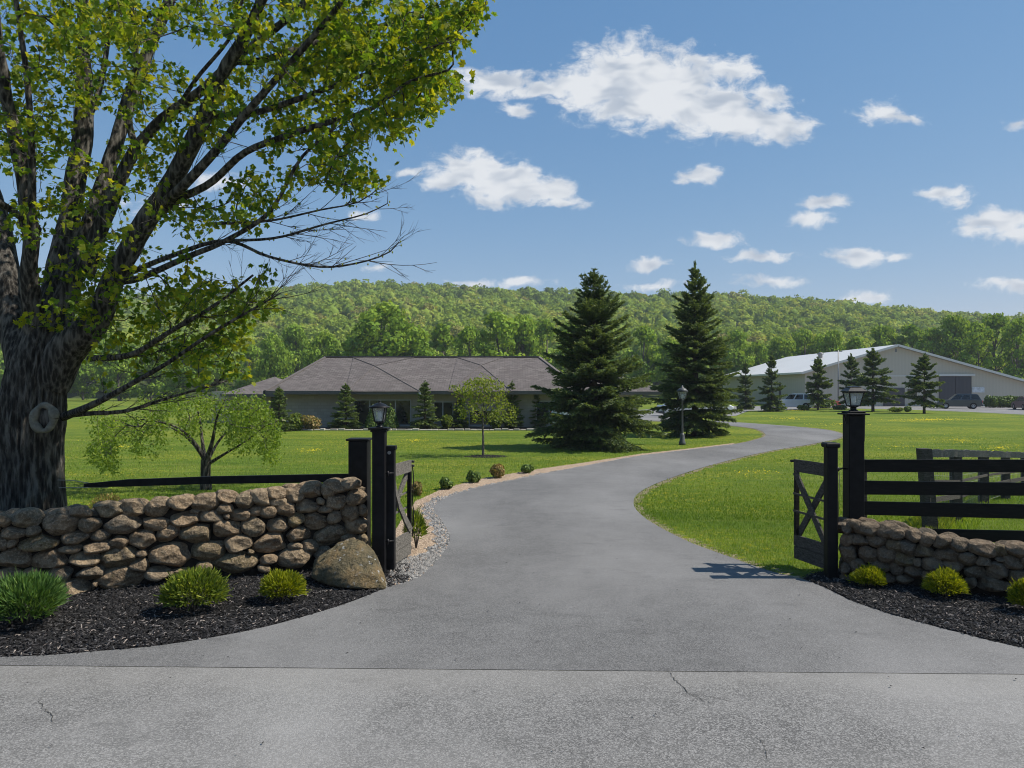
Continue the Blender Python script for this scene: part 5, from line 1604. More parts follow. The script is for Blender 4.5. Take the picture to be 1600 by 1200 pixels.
def leaves_palmate(g, tips, rs, per, size, spread, droop=.5, lobes=((0,1.0),(.62,.86),(-.62,.86),(1.25,.55),(-1.25,.55)), lw=.25, tmean=.56, tsd=.25):
    T = np.array([t[0] for t in tips]); Dn = np.array([t[1] for t in tips]); n = len(T)
    C_ = np.repeat(T, per, 0) + rs.normal(size=(n*per,3))*spread*np.array((1,1,.8)) - np.repeat(Dn, per, 0)*rs.uniform(0, spread*2.2, (n*per,1))
    ct = np.repeat(rs.normal(0, .12, n), per)
    m = len(C_)
    ax = unit(rs.normal(size=(m,3))*np.array((1,1,.6)) + np.array((0,0,-droop)) + np.repeat(Dn, per, 0)*.4)
    nn = unit(np.cross(ax, rs.normal(size=(m,3)))); nn = unit(nn + np.array((0,0,.7))); s = unit(np.cross(ax, nn)); nn = np.cross(s, ax)
    sz = size*rs.uniform(.6, 1.25, m)
    Vs = []
    for (a, l) in lobes:
        dl = ax*math.cos(a) + s*math.sin(a); sl_p = -ax*math.sin(a) + s*math.cos(a)
        L = (sz*l)[:,None]
        bend = -nn*L*.12
        Vs.append(np.stack([C_, C_+dl*L*.55+sl_p*L*lw, C_+dl*L+bend, C_+dl*L*.55-sl_p*L*lw], 1))
    V = np.stack(Vs, 1).reshape(-1, 3); nl = len(lobes)
    t = np.clip(rs.normal(tmean, tsd, m) + ct, 0, 1)
    g.add(V, np.arange(m*nl*4).reshape(-1,4), np.repeat(t, nl*4))

def wood(tubes, nl, g, big=12, small=4):
    for i, (p, r) in enumerate(tubes):
        m = r.max()
        n = (16 if m > .12 else big) if m > .05 else (6 if m > .015 else small)
        g.tube(p, r, n, cap=False)

# ---------- the big maple
MY = 11.2
def mp(*l):
    out = []
    for q in l:
        px, py = q[0], q[1]; dy = q[2] if len(q) > 2 else 0.0
        out.append(at(px, py, MY+dy))
    return np.array(out)
def rpx(*r): return np.array(r)/F*MY
mroot = gnd(50, 852); 
maple = empty('maple_tree', (at(50, 800, MY)[0], MY, 0), 'huge dark-barked maple with fresh yellow-green leaves behind the left stone wall', 'tree')
limbs = [
 (mp((50,860),(48,760),(46,690),(50,630),(60,570,.0),(75,510,.1)), rpx(52,47,46,48,42,32)),                                  # trunk
 (mp((80,600),(105,545,-.1),(150,500,-.2),(186,420,-.3),(232,340,-.4),(266,288,-.5),(310,200,-.7),(345,120,-.9),(382,60,-1.0),(410,0,-1.2),(445,-80,-1.4),(480,-170,-1.5)), rpx(29,25,20,17.5,15.5,14,12.5,11,10,8.5,6.5,4)),  # A
 (mp((62,560),(88,440,.4),(112,330,.7),(128,220,.9),(131,120,1.0),(130,20,1.1),(128,-90,1.2),(140,-220,1.2)), rpx(28,19,15.5,13.5,12,11,8,5)),   # B
 (mp((80,540),(118,420,.2),(150,320,.5),(180,230,.8),(205,150,1.1),(235,70,1.3),(268,-10,1.6),(300,-120,1.9)), rpx(22,15,13,12,11,10,8,5)),   # C
 (mp((130,430),(168,330,0),(204,245,0),(250,190,-.1),(318,140,-.2),(372,88,-.3),(440,35,-.5),(482,0,-.6),(560,-60,-.8)), rpx(14,12.5,10,8.5,7.5,7,6,5,3.5)),   # D
 (mp((50,590),(28,520,.3),(8,420,.6),(-12,320,1.0),(-45,200,1.4),(-80,60,1.6),(-110,-60,1.8)), rpx(32,23,18,15,12,10,7)),          # E
 (mp((58,560),(46,450,-.3),(48,360,-.5),(30,250,-.7),(12,170,-.9),(0,90,-1.1),(-15,-20,-1.3)), rpx(16,12,10,9,8,7,5)),   # F
 (mp((60,500),(49,400,-.5),(50,250,-.9),(42,120,-1.2),(22,-20,-1.5)), rpx(9,7,5,4,3)),
 (mp((240,330),(275,300,-.8),(338,234,-1.2),(395,165,-1.5),(448,105,-1.8),(505,40,-2.0),(550,-20,-2.2)), rpx(9,7.5,6.5,5.5,4.5,4,3)),   # G
 (mp((225,350),(280,312,-.6),(330,286,-.9),(380,240,-1.2),(440,215,-1.5),(515,190,-1.7),(585,170,-2.0),(640,130,-2.2),(700,110,-2.4)), rpx(7,6,5.5,5,4.5,4,3,2.2,1.4)),   # H
 (mp((330,180),(360,178,-1.0),(400,176,-1.1),(480,150,-1.4),(560,120,-1.6),(640,95,-1.8),(700,60,-2.0)), rpx(5,5,4.5,4,3,2.3,1.5)),
 (mp((360,95),(410,95,-.6),(480,72,-.3),(560,50,0),(640,30,.2),(720,15,.4)), rpx(6,5,4.5,3.5,2.8,1.8)),
 (mp((186,440),(225,432,-.6),(300,397,-1.0),(352,374,-1.4),(420,330,-1.7),(470,245,-1.9),(520,200,-2.1)), rpx(6,5,4.2,3.6,2.9,2.3,1.5)),   # lower right
 (mp((195,430),(262,402,-.8),(350,376,-1.1),(420,400,-1.5),(500,417,-1.9),(560,411,-2.1),(605,396,-2.3),(624,378,-2.4)), rpx(4.5,4,3.4,2.6,2.0,1.6,1.2,.7)),   # bare twig I
 (mp((350,376,-1.1),(430,372,-1.3),(510,350,-1.6),(570,335,-1.8),(606,318,-2.0)), rpx(2.4,2,1.6,1.2,.6)),
 (mp((330,350,-1.2),(420,345,-1.2),(500,328,-1.4),(560,316,-1.6),(596,290,-1.7)), rpx(2.2,1.8,1.5,1.1,.6)),
 (mp((100,652),(128,640,-.5),(165,622,-.9),(205,600,-1.2),(262,568,-1.5),(330,520,-1.9),(380,490,-2.1),(438,458,-2.4)), rpx(7,5.5,4.4,3.6,2.9,2.3,1.7,.8)),   # low branch J
 (mp((110,648),(150,646,-.6),(200,642,-.3),(262,622,.2),(320,606,.6),(370,590,1.0)), rpx(5,3.8,3,2.4,1.8,1.0)),
 (mp((140,560,-.2),(200,555,-.8),(260,520,-1.4),(330,480,-1.8),(395,430,-2.1)), rpx(5,4.5,3.6,2.6,1.4)),
 (mp((215,240),(200,180,.2),(214,90,.1),(208,10,0),(214,-60,0)), rpx(6,5,4,3.5,2.5)),
 (mp((262,190,-.1),(300,130,-.4),(360,60,-.9),(380,0,-1.2)), rpx(4,3.2,2.6,2)),
 (mp((60,360,-.4),(20,330,-.9),(-40,290,-1.4),(-110,230,-1.8)), rpx(6,5,4,3)),
 (mp((125,200,.9),(150,150,1.3),(170,60,1.8),(180,-40,2.2)), rpx(6,5,4,3)),
]
rs = np.random.RandomState(77)
CL = [(60,60,95,80,95),(60,160,75,60,60),(170,100,60,100,70),(195,30,60,50,50),(330,25,90,40,60),(480,45,110,50,110),(600,50,110,60,130),(690,35,60,36,60),(735,15,34,20,22),
 (560,130,110,55,115),(655,150,55,38,45),(700,132,40,14,18),(500,190,75,42,62),(600,205,55,30,38),(420,130,70,50,45),(340,175,60,50,36),(480,252,75,36,42),(545,262,42,32,26),(575,285,24,20,10),
 (400,300,60,30,22),(270,150,60,60,36),(240,225,55,36,24),(60,250,70,55,42),(20,200,50,60,30),(130,300,60,50,30),(270,330,55,34,24),(330,345,55,30,18),(380,330,40,26,12),(120,410,60,50,34),(185,400,50,44,26),
 (95,500,65,40,46),(150,470,60,40,30),(215,275,50,30,18),(235,480,90,36,34),(320,470,75,36,34),(395,475,34,30,14),(360,505,55,34,26),(255,540,95,38,36),(180,560,50,36,18),(330,565,75,36,30),(410,445,20,16,4),
 (640,90,80,50,60),(520,90,100,50,60),(110,30,120,40,50),(40,340,45,45,22),(300,440,60,40,18),
 (300,-70,330,50,90),(600,-50,160,45,60),(0,-60,160,60,40),(-120,150,110,150,60),(-120,380,90,80,30),(200,-200,260,90,70),(520,-150,140,60,40)]
att = []
for (cx, cy, rx, ry, n) in CL:
    for _ in range(int(n*1.0)):
        a = rs.uniform(0, 6.28); q = math.sqrt(rs.uniform(0, 1))
        x = cx + rx*q*math.cos(a); y = cy + ry*q*math.sin(a)
        base = -.9*max(0, (x-150)/450) if y < 600 else 0
        dz = base + rs.normal(0, .9 if cy > 430 else 1.25)
        att.append(at(x, y, MY + max(-2.6, min(3.0, dz))))
att = np.array(att)
nleaf = len(att)
bare = []
tubes, tips = grow(limbs, att, .0034, 2.25, .17, .55, 5)
# fine leafless twigs running out along the thinner limbs
rb = np.random.RandomState(31)
def twig(p, d, L, r, depth):
    q = np.linspace(0, 1, 7); sd = unit(rb.normal(size=3)); up_ = np.array((0, 0, 1.0))
    pts = p + d*(q*L)[:,None] + sd*(q**2*L*.10)[:,None] + up_*(q**2*L*rb.uniform(-.06, .16))[:,None]
    tubes.append((pts, np.linspace(r, r*.35, 7)))
    if depth:
        for _ in range(rb.randint(2, 5)):
            k = rb.randint(1, 6); dd = unit(pts[k]-pts[k-1]); pe = unit(np.cross(dd, rb.normal(size=3)))
            twig(pts[k], unit(dd + pe*rb.uniform(.3, .6)), L*rb.uniform(.3, .55), r*.6, depth-1)
for li, n, L0, L1 in ((12,8,.5,1.2),(13,11,.4,1.0),(14,7,.4,.9),(15,8,.4,.9),(16,16,.4,1.1),(17,12,.4,1.0),(18,12,.4,1.0),(8,6,.5,1.2)):
    pts, rr_ = tubes[li]; m_ = len(pts)
    for _ in range(n):
        k = rb.randint(int(m_*.3), m_-1); dd = unit(pts[k]-pts[k-1]); pe = unit(np.cross(dd, rb.normal(size=3)))
        if abs(pe[1]) > .8: pe[2] += .5
        twig(pts[k], unit(dd + pe*rb.uniform(.25, .6)), rb.uniform(L0, L1), min(.006, rr_[k]*.6), 2)
g = G()
for i, (p, r) in enumerate(tubes):
    if i == 0: continue
    m = r.max(); n = 20 if m > .12 else (10 if m > .04 else (5 if m > .012 else 4))
    if m > .1:
        # ridged bark on the big limbs
        g2 = G(); g2.tube(p, r, 28, cap=False); v = g2.v[0].astype(float)
        cen = np.repeat(p, 28, 0); o_ = unit(v-cen)
        q = v*np.array((1,1,.3)); v = v + o_*(SN(i+3, 20, 3)(q)*.012 + SN(i+30, 2.0, 2)(v)*.03*min(1, m*3))[:,None]
        g.add(v, g2.f[0], .5, True)
    else: g.tube(p, r, n, cap=False)
# trunk with flare and furrowed bark
p, r = tubes[0]
nn_ = 96; mm = 110
q = np.linspace(0, 1, mm); L = np.linspace(0, 1, len(p)); P3 = np.stack([np.interp(q, L, p[:,k]) for k in range(3)], -1); R3 = np.interp(q, L, r)
g2 = G(); g2.tube(P3, R3, nn_, cap=False); v = g2.v[0].astype(float); cen = np.repeat(P3, nn_, 0); o_ = unit(v-cen)
th = np.arctan2(o_[:,1], o_[:,0]); zz = v[:,2]
ridge = np.abs(np.sin(th*17 + 2.2*SN(3, 2.4, 3)(np.stack([np.cos(th)*1.2, np.sin(th)*1.2, zz*.9], -1))))**.7
fl = np.exp(-np.clip(zz, 0, 9)/.22)
v = v + o_*(ridge*.055 - .035 + SN(11, 3.0, 2)(v*np.array((1,1,.4)))*.05 + SN(12, 34, 3)(v*np.array((1,1,.45)))*.010 + fl*(.10+.07*np.sin(th*5)))[:,None]
g.add(v, g2.f[0], .5, True)
g.build('trunk', BARK, maple)
# pruning scar ring
kc = at(70, 653, MY-.56); g = G(); th = np.linspace(0, 2*np.pi, 33)
ring = kc + np.stack([np.cos(th)*rpx(13)[0]*(1+.10*np.sin(th*2+.5)), np.sin(th)*0-.02+.02*np.cos(th), np.sin(th)*rpx(19)[0]], -1)
g.tube(ring, .052+.013*np.sin(th*2+1)+.008*np.sin(th*5), 12, cap=False)
g.build('pruning_scar', KNOT_M, maple)
g = G(); v, f = ICO2; g.add(v*np.array((rpx(13)[0], .05, rpx(17)[0])) + kc + np.array((0, .035, 0)), f, .5, True); g.build('scar_hollow', BARK, maple)
g = G(); leaves_palmate(g, [t for t in tips if rs.uniform() < (.86 if t[0][0] > -5.2 or t[0][2] > 6.6 else .62)], rs, 13, .080, .078)
# a few leaves on the thinner growing shoots
g.build('crown', LEAF_MAPLE, maple)
# buds on the bare twigs
g = G(); v, f = ICO1
for li in (13, 14, 15):
    pts, _r = tubes[li]
    for k in range(4, len(pts), 1):
        for _ in range(2):
            c = pts[k] + rs.normal(size=3)*.03
            g.add(v*np.array((.010,.010,.016)) + c, f, .8, True)
g.build('bud', LEAF_MAPLE, maple, kind='stuff')

# ---------- small spreading tree behind the rail
sb = gnd(322, 765); SY = sb[1]
def sp_(*l): return np.array([at(a, b, SY + (c if True else 0)) for a, b, c in l])
st = empty('ornamental_tree', tuple(sb), 'low spreading small tree with feathery light green leaves behind the black rail', 'tree')
limbs2 = [(sp_((322,768,0),(321,740,0),(322,718,0)), np.array((.15,.115,.12))),
 (sp_((322,724,0),(305,695,-.1),(288,675,-.3),(262,662,-.5),(220,655,-.7)), np.array((.07,.045,.03,.02,.01))),
 (sp_((322,722,0),(316,690,.2),(312,655,.4),(305,630,.5)), np.array((.06,.04,.025,.012))),
 (sp_((322,722,0),(332,690,-.2),(338,655,-.3),(350,628,-.4)), np.array((.07,.045,.028,.012))),
 (sp_((326,724,0),(356,706,-.3),(386,688,-.5),(415,665,-.6)), np.array((.045,.03,.02,.01))),
 (sp_((322,720,0),(300,690,.5),(270,670,.9),(235,650,1.2)), np.array((.05,.03,.02,.01))),
 (sp_((324,720,0),(345,685,.6),(375,655,.9),(400,640,1.1)), np.array((.05,.03,.02,.01)))]
rs = np.random.RandomState(78); att = []
for (cx, cy, rx, ry, n) in [(320,640,95,28,90),(205,668,62,28,75),(160,692,26,22,40),(395,662,45,32,90),(425,690,18,18,26),(170,712,14,12,14),(370,630,50,22,50),(150,640,20,14,10),(270,622,60,12,30)]:
    for _ in range(n):
        a = rs.uniform(0, 6.28); q = math.sqrt(rs.uniform(0,1)); att.append(at(cx+rx*q*math.cos(a), cy+ry*q*math.sin(a), SY + float(np.clip(rs.normal(0, .9), -2, 2))))
tb, tp2 = grow(limbs2, np.array(att), .004, 2.2, .14, .5, 6)
g = G(); wood(tb, 0, g); g.build('trunk', BARK, st)
def leaflets(g, tips, rs, per, size, sx, droop=1.0, hang=0.0):
    T = np.array([t[0] for t in tips]); n = len(T); m = n*per
    C_ = np.repeat(T, per, 0) + rs.normal(size=(m,3))*sx; C_[:,2] -= np.abs(rs.normal(size=m))*sx*.8*droop + rs.uniform(0, 1, m)*hang
    ax = unit(rs.normal(size=(m,3)) + np.array((0,0,-droop*.7))); s = unit(np.cross(ax, rs.normal(size=(m,3)))); L = size*rs.uniform(.6,1.3,m)[:,None]
    V = np.stack([C_, C_+ax*L*.5+s*L*.26, C_+ax*L, C_+ax*L*.5-s*L*.26], 1)
    g.add(V.reshape(-1,3), np.arange(m*4).reshape(-1,4), np.repeat(np.clip(rs.normal(.45,.22,m), 0, 1), 4))
g = G(); leaflets(g, tp2, rs, 30, .075, .065, 1.0, .26); g.build('crown', LEAF_WEEP, st)

# ---------- round-headed sapling on the lawn
sb = gnd(755, 713); SY = sb[1]
sap = empty('sapling', tuple(sb), 'slim young tree with round yellow-green head on a bare thin trunk on the lawn', 'tree')
limbs3 = [(sp_((755,714,0),(755,680,0),(754,655,0),(756,625,0),(757,600,0)), np.array((.05,.042,.035,.02,.008))),
 (sp_((755,662,0),(738,640,-.1),(722,620,-.2)), np.array((.025,.015,.007))),(sp_((755,658,0),(772,636,.1),(786,618,.2)), np.array((.025,.015,.007))),
 (sp_((755,655,0),(745,628,.3),(738,604,.5)), np.array((.022,.013,.006))),(sp_((755,652,0),(766,625,-.3),(772,602,-.5)), np.array((.022,.013,.006)))]
rs = np.random.RandomState(79); att = []
for (cx, cy, rx, ry, n) in [(755,622,40,36,120),(757,600,30,15,40),(722,612,14,10,16),(790,645,16,14,24),(728,640,16,12,20),(712,606,8,4,4)]:
    for _ in range(n):
        a = rs.uniform(0, 6.28); q = math.sqrt(rs.uniform(0,1)); att.append(at(cx+rx*q*math.cos(a), cy+ry*q*math.sin(a), SY + float(np.clip(rs.normal(0, .5), -.95, .95))))
tb, tp3 = grow(limbs3, np.array(att), .004, 2.2, .14, .5, 7)
g = G(); wood(tb, 0, g, 8, 4); g.build('trunk', BARK_SM, sap)
g = G(); leaflets(g, tp3, rs, 11, .10, .065, .5); g.build('crown', LEAF_SAP, sap)
# mulch ring at its foot
g = G(); rs = np.random.RandomState(3)
th = np.linspace(0, 2*np.pi, 25)[:-1]; rr = .75*(1+.12*rs.normal(size=24)*.6)
V = [(sb[0], sb[1], .05)] + [(sb[0]+.1+a*math.cos(t), sb[1]+a*math.sin(t)*.9, .004) for t, a in zip(th, rr)]
g.add(V, [(0, k+1, (k+1)%24+1) for k in range(24)]); tag(g.build('mulch_ring', MULCH), 'dark mulch ring round the foot of the round-headed sapling', 'mulch')

# ================================================================== LAMP POSTS AND GATES
def lantern(cx, cy, z0, H, Wt, parent, style='cap'):
    """tapered four-sided lantern standing on a small neck; z0 = bottom, H = height, Wt = roof width"""
    c = (cx, cy, z0)
    g = G(); g.lathe([(.001, 0), (Wt*.24, 0), (Wt*.25, H*.04), (Wt*.16, H*.06), (Wt*.15, H*.14), (Wt*.26, H*.17), (Wt*.27, H*.21), (.001, H*.21)], 20, c)
    g.build('lantern_base', METALB, parent)
    zb, zt = H*.21, H*.74; wb_, wt_ = Wt*.25, Wt*.40
    gl = G(); fr = G(); r2 = math.sqrt(2)
    cor = lambda w_, z: [np.array((cx+sx*w_, cy+sy*w_, z0+z)) for sx, sy in ((-1,-1),(1,-1),(1,1),(-1,1))]
    B, T = cor(wb_*.95, zb), cor(wt_*.95, zt)
    for k in range(4):
        gl.add([B[k], B[(k+1)%4], T[(k+1)%4], T[k]], [(0,1,2,3)])
    gl.build('lantern_glass', GLASS, parent)
    B, T = cor(wb_, zb), cor(wt_, zt)
    for k in range(4):
        fr.beam(B[k], T[k], .013, .013); fr.beam(T[k], T[(k+1)%4], .018, .018); fr.beam(B[k], B[(k+1)%4], .016, .016)
    fr.build('lantern_frame', METALB, parent)
    g = G()
    if style == 'cap':
        g.lathe([(Wt*.50, H*.72), (Wt*.70, H*.735), (Wt*.70, H*.76), (Wt*.50, H*.80), (Wt*.36, H*.86), (Wt*.16, H*.90), (.015, H*.93), (.012, H*.97), (.02, H*.985), (.001, H*1.0)], 20, c)
    else:
        g.lathe([(Wt*.54, H*.74), (Wt*.70, H*.76), (Wt*.70, H*.785), (Wt*.46, H*.90), (Wt*.42, H*.92), (Wt*.42, H*.95), (Wt*.20, H*.985), (.001, H*1.0)], 4, c, False, math.pi/4)
    g.build('lantern_roof', METALB, parent)
    g = G(); g.lathe([(.001, H*.21), (Wt*.10, H*.21), (Wt*.10, H*.36), (Wt*.13, H*.40), (Wt*.14, H*.52), (Wt*.09, H*.60), (.001, H*.62)], 12, c)
    g.build('bulb', BULB, parent)

# left gate lamp post
Y = 10.0; xL = (593-800)/F*Y
lp = empty('gate_lamp_post', (xL, Y, 0), 'black square post with a round-capped lantern at the left gate', 'lamp post', 'lantern posts at the gateway')
hw = .086; zt = EYE-(671-HZ)/F*Y
g = G(); g.bbox(xL-hw, xL+hw, Y-hw, Y+hw, -.1, zt, .008); g.build('post', BLACKP, lp)
g = G(); g.bbox(xL-hw-.045, xL+hw+.045, Y-hw-.045, Y+hw+.045, zt, zt+.028, .006); g.bbox(xL-hw-.02, xL+hw+.02, Y-hw-.02, Y+hw+.02, zt-.03, zt-.001, .004); g.build('post_cap', BLACKP, lp)
lantern(xL, Y, zt+.028, .365, .215, lp, 'cap')
g = G()
for z in (1.34, .42):
    g.tube([(xL+hw-.01, Y-.02, z), (xL+hw+.10, Y+.03, z+.005)], .011, 8); g.tube([(xL+hw+.03, Y-.01, z-.035), (xL+hw+.03, Y-.01, z+.035)], .013, 8)
g.build('hinge', METALB, lp)

# right gate lamp post
Y = 10.05; xR = (1333.5-800)/F*Y; hw = .104; zt = EYE-(648-HZ)/F*Y
rp = empty('gate_lamp_post', (xR, Y, 0), 'thicker taller black square post with a flat-topped lantern at the right gate', 'lamp post', 'lantern posts at the gateway')
g = G(); g.bbox(xR-hw, xR+hw, Y-hw, Y+hw, -.1, zt, .01); g.build('post', BLACKP, rp)
g = G(); g.bbox(xR-hw-.05, xR+hw+.05, Y-hw-.05, Y+hw+.05, zt, zt+.022, .005); g.bbox(xR-hw-.01, xR+hw+.01, Y-hw-.01, Y+hw+.01, zt+.022, zt+.05, .005); g.build('post_cap', BLACKP, rp)
lantern(xR, Y, zt+.05, .345, .25, rp, 'flat')
g = G(); g.beam((xR+hw+.035, Y-.02, zt), (xR+hw+.028, Y-.02, zt-.36), .022, .006, (0,1,0)); g.beam((xR+hw+.055, Y+.03, zt), (xR+hw+.012, Y+.03, zt-.36), .008, .02, (0,1,0))
g.beam((xR-hw-.035, Y-.02, zt), (xR-hw-.004, Y-.02, zt-.12), .012, .012); g.build('hanging_strap', METALB, rp)
g = G()
for z in (1.40,):
    g.tube([(xR-hw+.01, Y-.03, z), (xR-hw-.06, Y-.04, z+.012), (xR-hw-.115, Y-.05, z-.005), (xR-hw-.145, Y-.06, z)], .012, 8)
g.build('hinge', METALB, rp)
# drop rod at right gate
xr = (1307.5-800)/F*9.85
rod = empty('gate_drop_rod', (xr, 9.85, 0), 'thin dark upright gate rod between right gate post and lamp post', 'rod')
g = G(); g.tube([(xr, 9.85, .0), (xr, 9.85, 1.42)], .016, 10); g.lathe([(.001, 1.39), (.034, 1.39), (.034, 1.44), (.001, 1.45)], 12, (xr, 9.85, 0)); g.tube([(xr-.005, 9.85, .02), (xr+.04, 9.85, 1.38)], .004, 5)
g.build('bar', METALB, rod)
g = G(); g.tube([(xr, 9.85, 1.39), (xr-.06, 9.82, 1.385), (xr-.10, 9.78, 1.385)], .011, 6); g.build('bracket', METALB, rod)
g = G(); g.tube([(xr, 9.85, .45), (xr-.06, 9.82, .45), (xr-.10, 9.78, .45)], .011, 6); g.build('bracket', METALB, rod)

def gate(name, post, far, zt_post, pw, label, panels_z, mats, cap, bolts, bow=0.0, seed=3):
    """post: (x,y) of the heavy gate stile; far: (x,y) of the free end"""
    p = np.array((*post, 0.0)); q = np.array((*far, 0.0)); d = unit(q-p); L = np.linalg.norm(q-p); nrm = np.array((-d[1], d[0], 0))
    e = empty(name, tuple(p), label, 'gate', 'gate leaves swung open')
    def pt(s, z, o=0.0): return p + d*s + nrm*o + np.array((0,0,z))
    g = G(); g.bbox(p[0]-pw/2, p[0]+pw/2, p[1]-pw/2, p[1]+pw/2, .02, zt_post, .008); g.build('heavy_stile', BLACKP, e)
    g = G()
    if cap: g.bbox(p[0]-pw/2-.028, p[0]+pw/2+.028, p[1]-pw/2-.02, p[1]+pw/2+.02, zt_post-.035, zt_post+.03, .015)
    else: g.bbox(p[0]-pw/2-.006, p[0]+pw/2+.018, p[1]-pw/2-.006, p[1]+pw/2+.006, zt_post-.05, zt_post+.006, .004)
    g.build('stile_cap', BLACKP, e)
    s0 = pw/2
    zt1, zt0 = panels_z['top']; zb1, zbm, zb0 = panels_z['bottom']
    g = G(); g.beam(pt(s0, (zt1+zt0)/2), pt(L, (zt1+zt0)/2-.005), .034, zt1-zt0); g.build('top_rail', mats[0], e)
    g = G(); g.beam(pt(s0, (zb1+zbm)/2), pt(L, (zb1+zbm)/2), .034, zb1-zbm-.008); g.build('bottom_rail', mats[0], e)
    g = G(); g.beam(pt(s0, (zbm+zb0)/2), pt(L-.005, (zbm+zb0)/2), .030, zbm-zb0-.008); g.build('kick_board', mats[1], e)
    g = G(); g.beam(pt(L-.045, zb1), pt(L-.045, zt0), .05, .055, tuple(nrm)); g.build('free_stile', mats[2], e)
    # X brace: two boards
    for (a, b, o) in (((s0, zt0-.01), (L-.06, zb1+.01), -.026), ((L-.05, zt0-.01), (s0+.01, zb1+.01), .026)):
        m = [pt(a[0]+(b[0]-a[0])*t, a[1]+(b[1]-a[1])*t, o + bow*math.sin(math.pi*t)) for t in (0, .25, .5, .75, 1)]
        g = G()
        for k in range(4): g.beam(m[k], m[k+1]+(m[k+1]-m[k])*.02, .026, .092, tuple(nrm+np.array((0,0,.001))) if False else (0,0,1))
        g.build('brace', mats[0], e)
    # thin middle rails behind
    for z in (zt0-.32, zb1+.33):
        g = G(); g.beam(pt(s0, z, .045), pt(L-.03, z+.01, .045), .012, .028); g.build('middle_rail', mats[1], e)
    g = G()
    for k in range(2 if bolts else 1):
        z = zt1-.03 - k*.06
        g.tube([pt(L+.02, z, -.05), pt(L+.02, z, .05)], .018, 8)
    g.build('latch', METALB, e)
    g = G()
    for z in bolts or ():
        c = (p[0], p[1]-pw/2, z)
        th = np.linspace(0, 2*np.pi, 13)[:-1]
        V = [(c[0]+.024*math.cos(t), c[1]-.008, c[2]+.024*math.sin(t)) for t in th] + [(c[0]+.024*math.cos(t), c[1]+.002, c[2]+.024*math.sin(t)) for t in th]
        g.add(V, [(k, (k+1)%12, 12+(k+1)%12, 12+k) for k in range(12)]); g.f.append(np.array([list(range(12))[::-1]])); g.sm.append(np.array([False]))
        g.build('bolt', METALG, e); g = G()
    # twisted wire and latch chain
    g = G(); zz_ = np.linspace(zt1-.08, zb1-.1, 9)
    g.tube([pt(L+.028 + .010*math.sin(k*2.1), z, -.03+.012*math.cos(k*1.7)) for k, z in enumerate(zz_)], .009, 6); g.build('latch_rod', METALB, e)
    return e
gate('gate_leaf', ((609.5-800)/F*10.1, 10.1), (-1.50, 10.92), EYE-(697-HZ)/F*10.1, .135, 'left gate leaf swung open, weathered grey boards with crossed brace',
     dict(top=(1.44, 1.27), bottom=(.40, .22, .05)), (GREYW, GREYW, BLACKW), False, (1.62,), .05)
gate('gate_leaf', ((1298-800)/F*9.68, 9.68), (3.985, 10.42), EYE-(695-HZ)/F*9.68, .135, 'right gate leaf swung open, dark boards with crossed brace and capped stile',
     dict(top=(1.50, 1.33), bottom=(.44, .28, .10)), (GREYW_D, GREYW_D, BLACKW), True, (), .0)

# ================================================================== FENCES
# left square end post and its long rail
Y = 10.62; xP = (562-800)/F*Y
lf = empty('rail_fence', (xP, Y, 0), 'black square fence post with one long black rail behind the left stone wall', 'fence')
zt = EYE-(688-HZ)/F*Y; hw = .135
g = G(); g.bbox(xP-hw, xP+hw, Y-hw, Y+hw, -.1, zt, .01); g.build('post', BLACKP, lf)
g = G(); g.bbox(xP-hw-.03, xP+hw+.03, Y-hw-.03, Y+hw+.03, zt, zt+.03, .008); g.build('post_cap', BLACKP, lf)
a = at(546, 746.5, 10.6); b = at(330, 750, 10.9); c = at(200, 754.5, 11.1); dd = at(132, 758.5, 11.15)
g = G()
def prism(g, pts, hs, w_):
    V = []
    for p_, h_ in zip(pts, hs):
        V += [p_+(0,-w_/2,-h_/2), p_+(0,-w_/2,h_/2), p_+(0,w_/2,h_/2), p_+(0,w_/2,-h_/2)]
    n = len(pts)
    g.add(V, [(k*4+i, k*4+(i+1)%4, (k+1)*4+(i+1)%4, (k+1)*4+i) for k in range(n-1) for i in range(4)] + [(3,2,1,0), ((n-1)*4, (n-1)*4+1, (n-1)*4+2, (n-1)*4+3)])
prism(g, [a, b+(.006,0,0)], (.118, .112), .05); g.build('rail', BLACKP, lf)
g = G(); prism(g, [b, c, dd], (.110, .106, .055), .045); g.build('rail', BLACKP, lf)
g = G(); t0 = at(90, 750, 11.0); g.tube([dd+(.1,0,.03), at(112, 750.5, 11.1), t0], .006, 5); g.build('tie_wire', WIRE, lf)
g = G(); g.tube([dd+(.35,0,-.03), at(112, 761.5, 11.1), at(92, 762, 11.0)], .005, 5); g.build('tie_wire', WIRE, lf)

# right board fence
rf = empty('board_fence', (4.75, 10.05, 0), 'black four-board fence running right from the right lamp post', 'fence')
xa = (1346-800)/F*10.0; xb = 9.2
for (yl0, yl1, yr0, yr1) in ((718, 737.5, 718, 738), (751, 772.5, 755, 773.5), (783, 804, 787.5, 811), (824, 842, 829, 848)):
    Ya, Yb = 10.03, 9.94
    def Zs(y, YY): return EYE-(y-HZ)/F*YY
    g = G(); L = 3
    pa0, pa1 = np.array((xa, Ya, (Zs(yl0,Ya)+Zs(yl1,Ya))/2)), np.array(((1600-800)/F*Yb, Yb, (Zs(yr0,Yb)+Zs(yr1,Yb))/2))
    far_ = pa0 + (pa1-pa0)*((xb-xa)/(pa1[0]-xa))
    prism(g, [pa0, (pa0+far_)*.5, far_], (Zs(yl0,Ya)-Zs(yl1,Ya), (Zs(yl0,Ya)-Zs(yl1,Ya)+Zs(yr0,Yb)-Zs(yr1,Yb))/2, Zs(yr0,Yb)-Zs(yr1,Yb)), .034)
    g.build('board', BLACKW, rf)
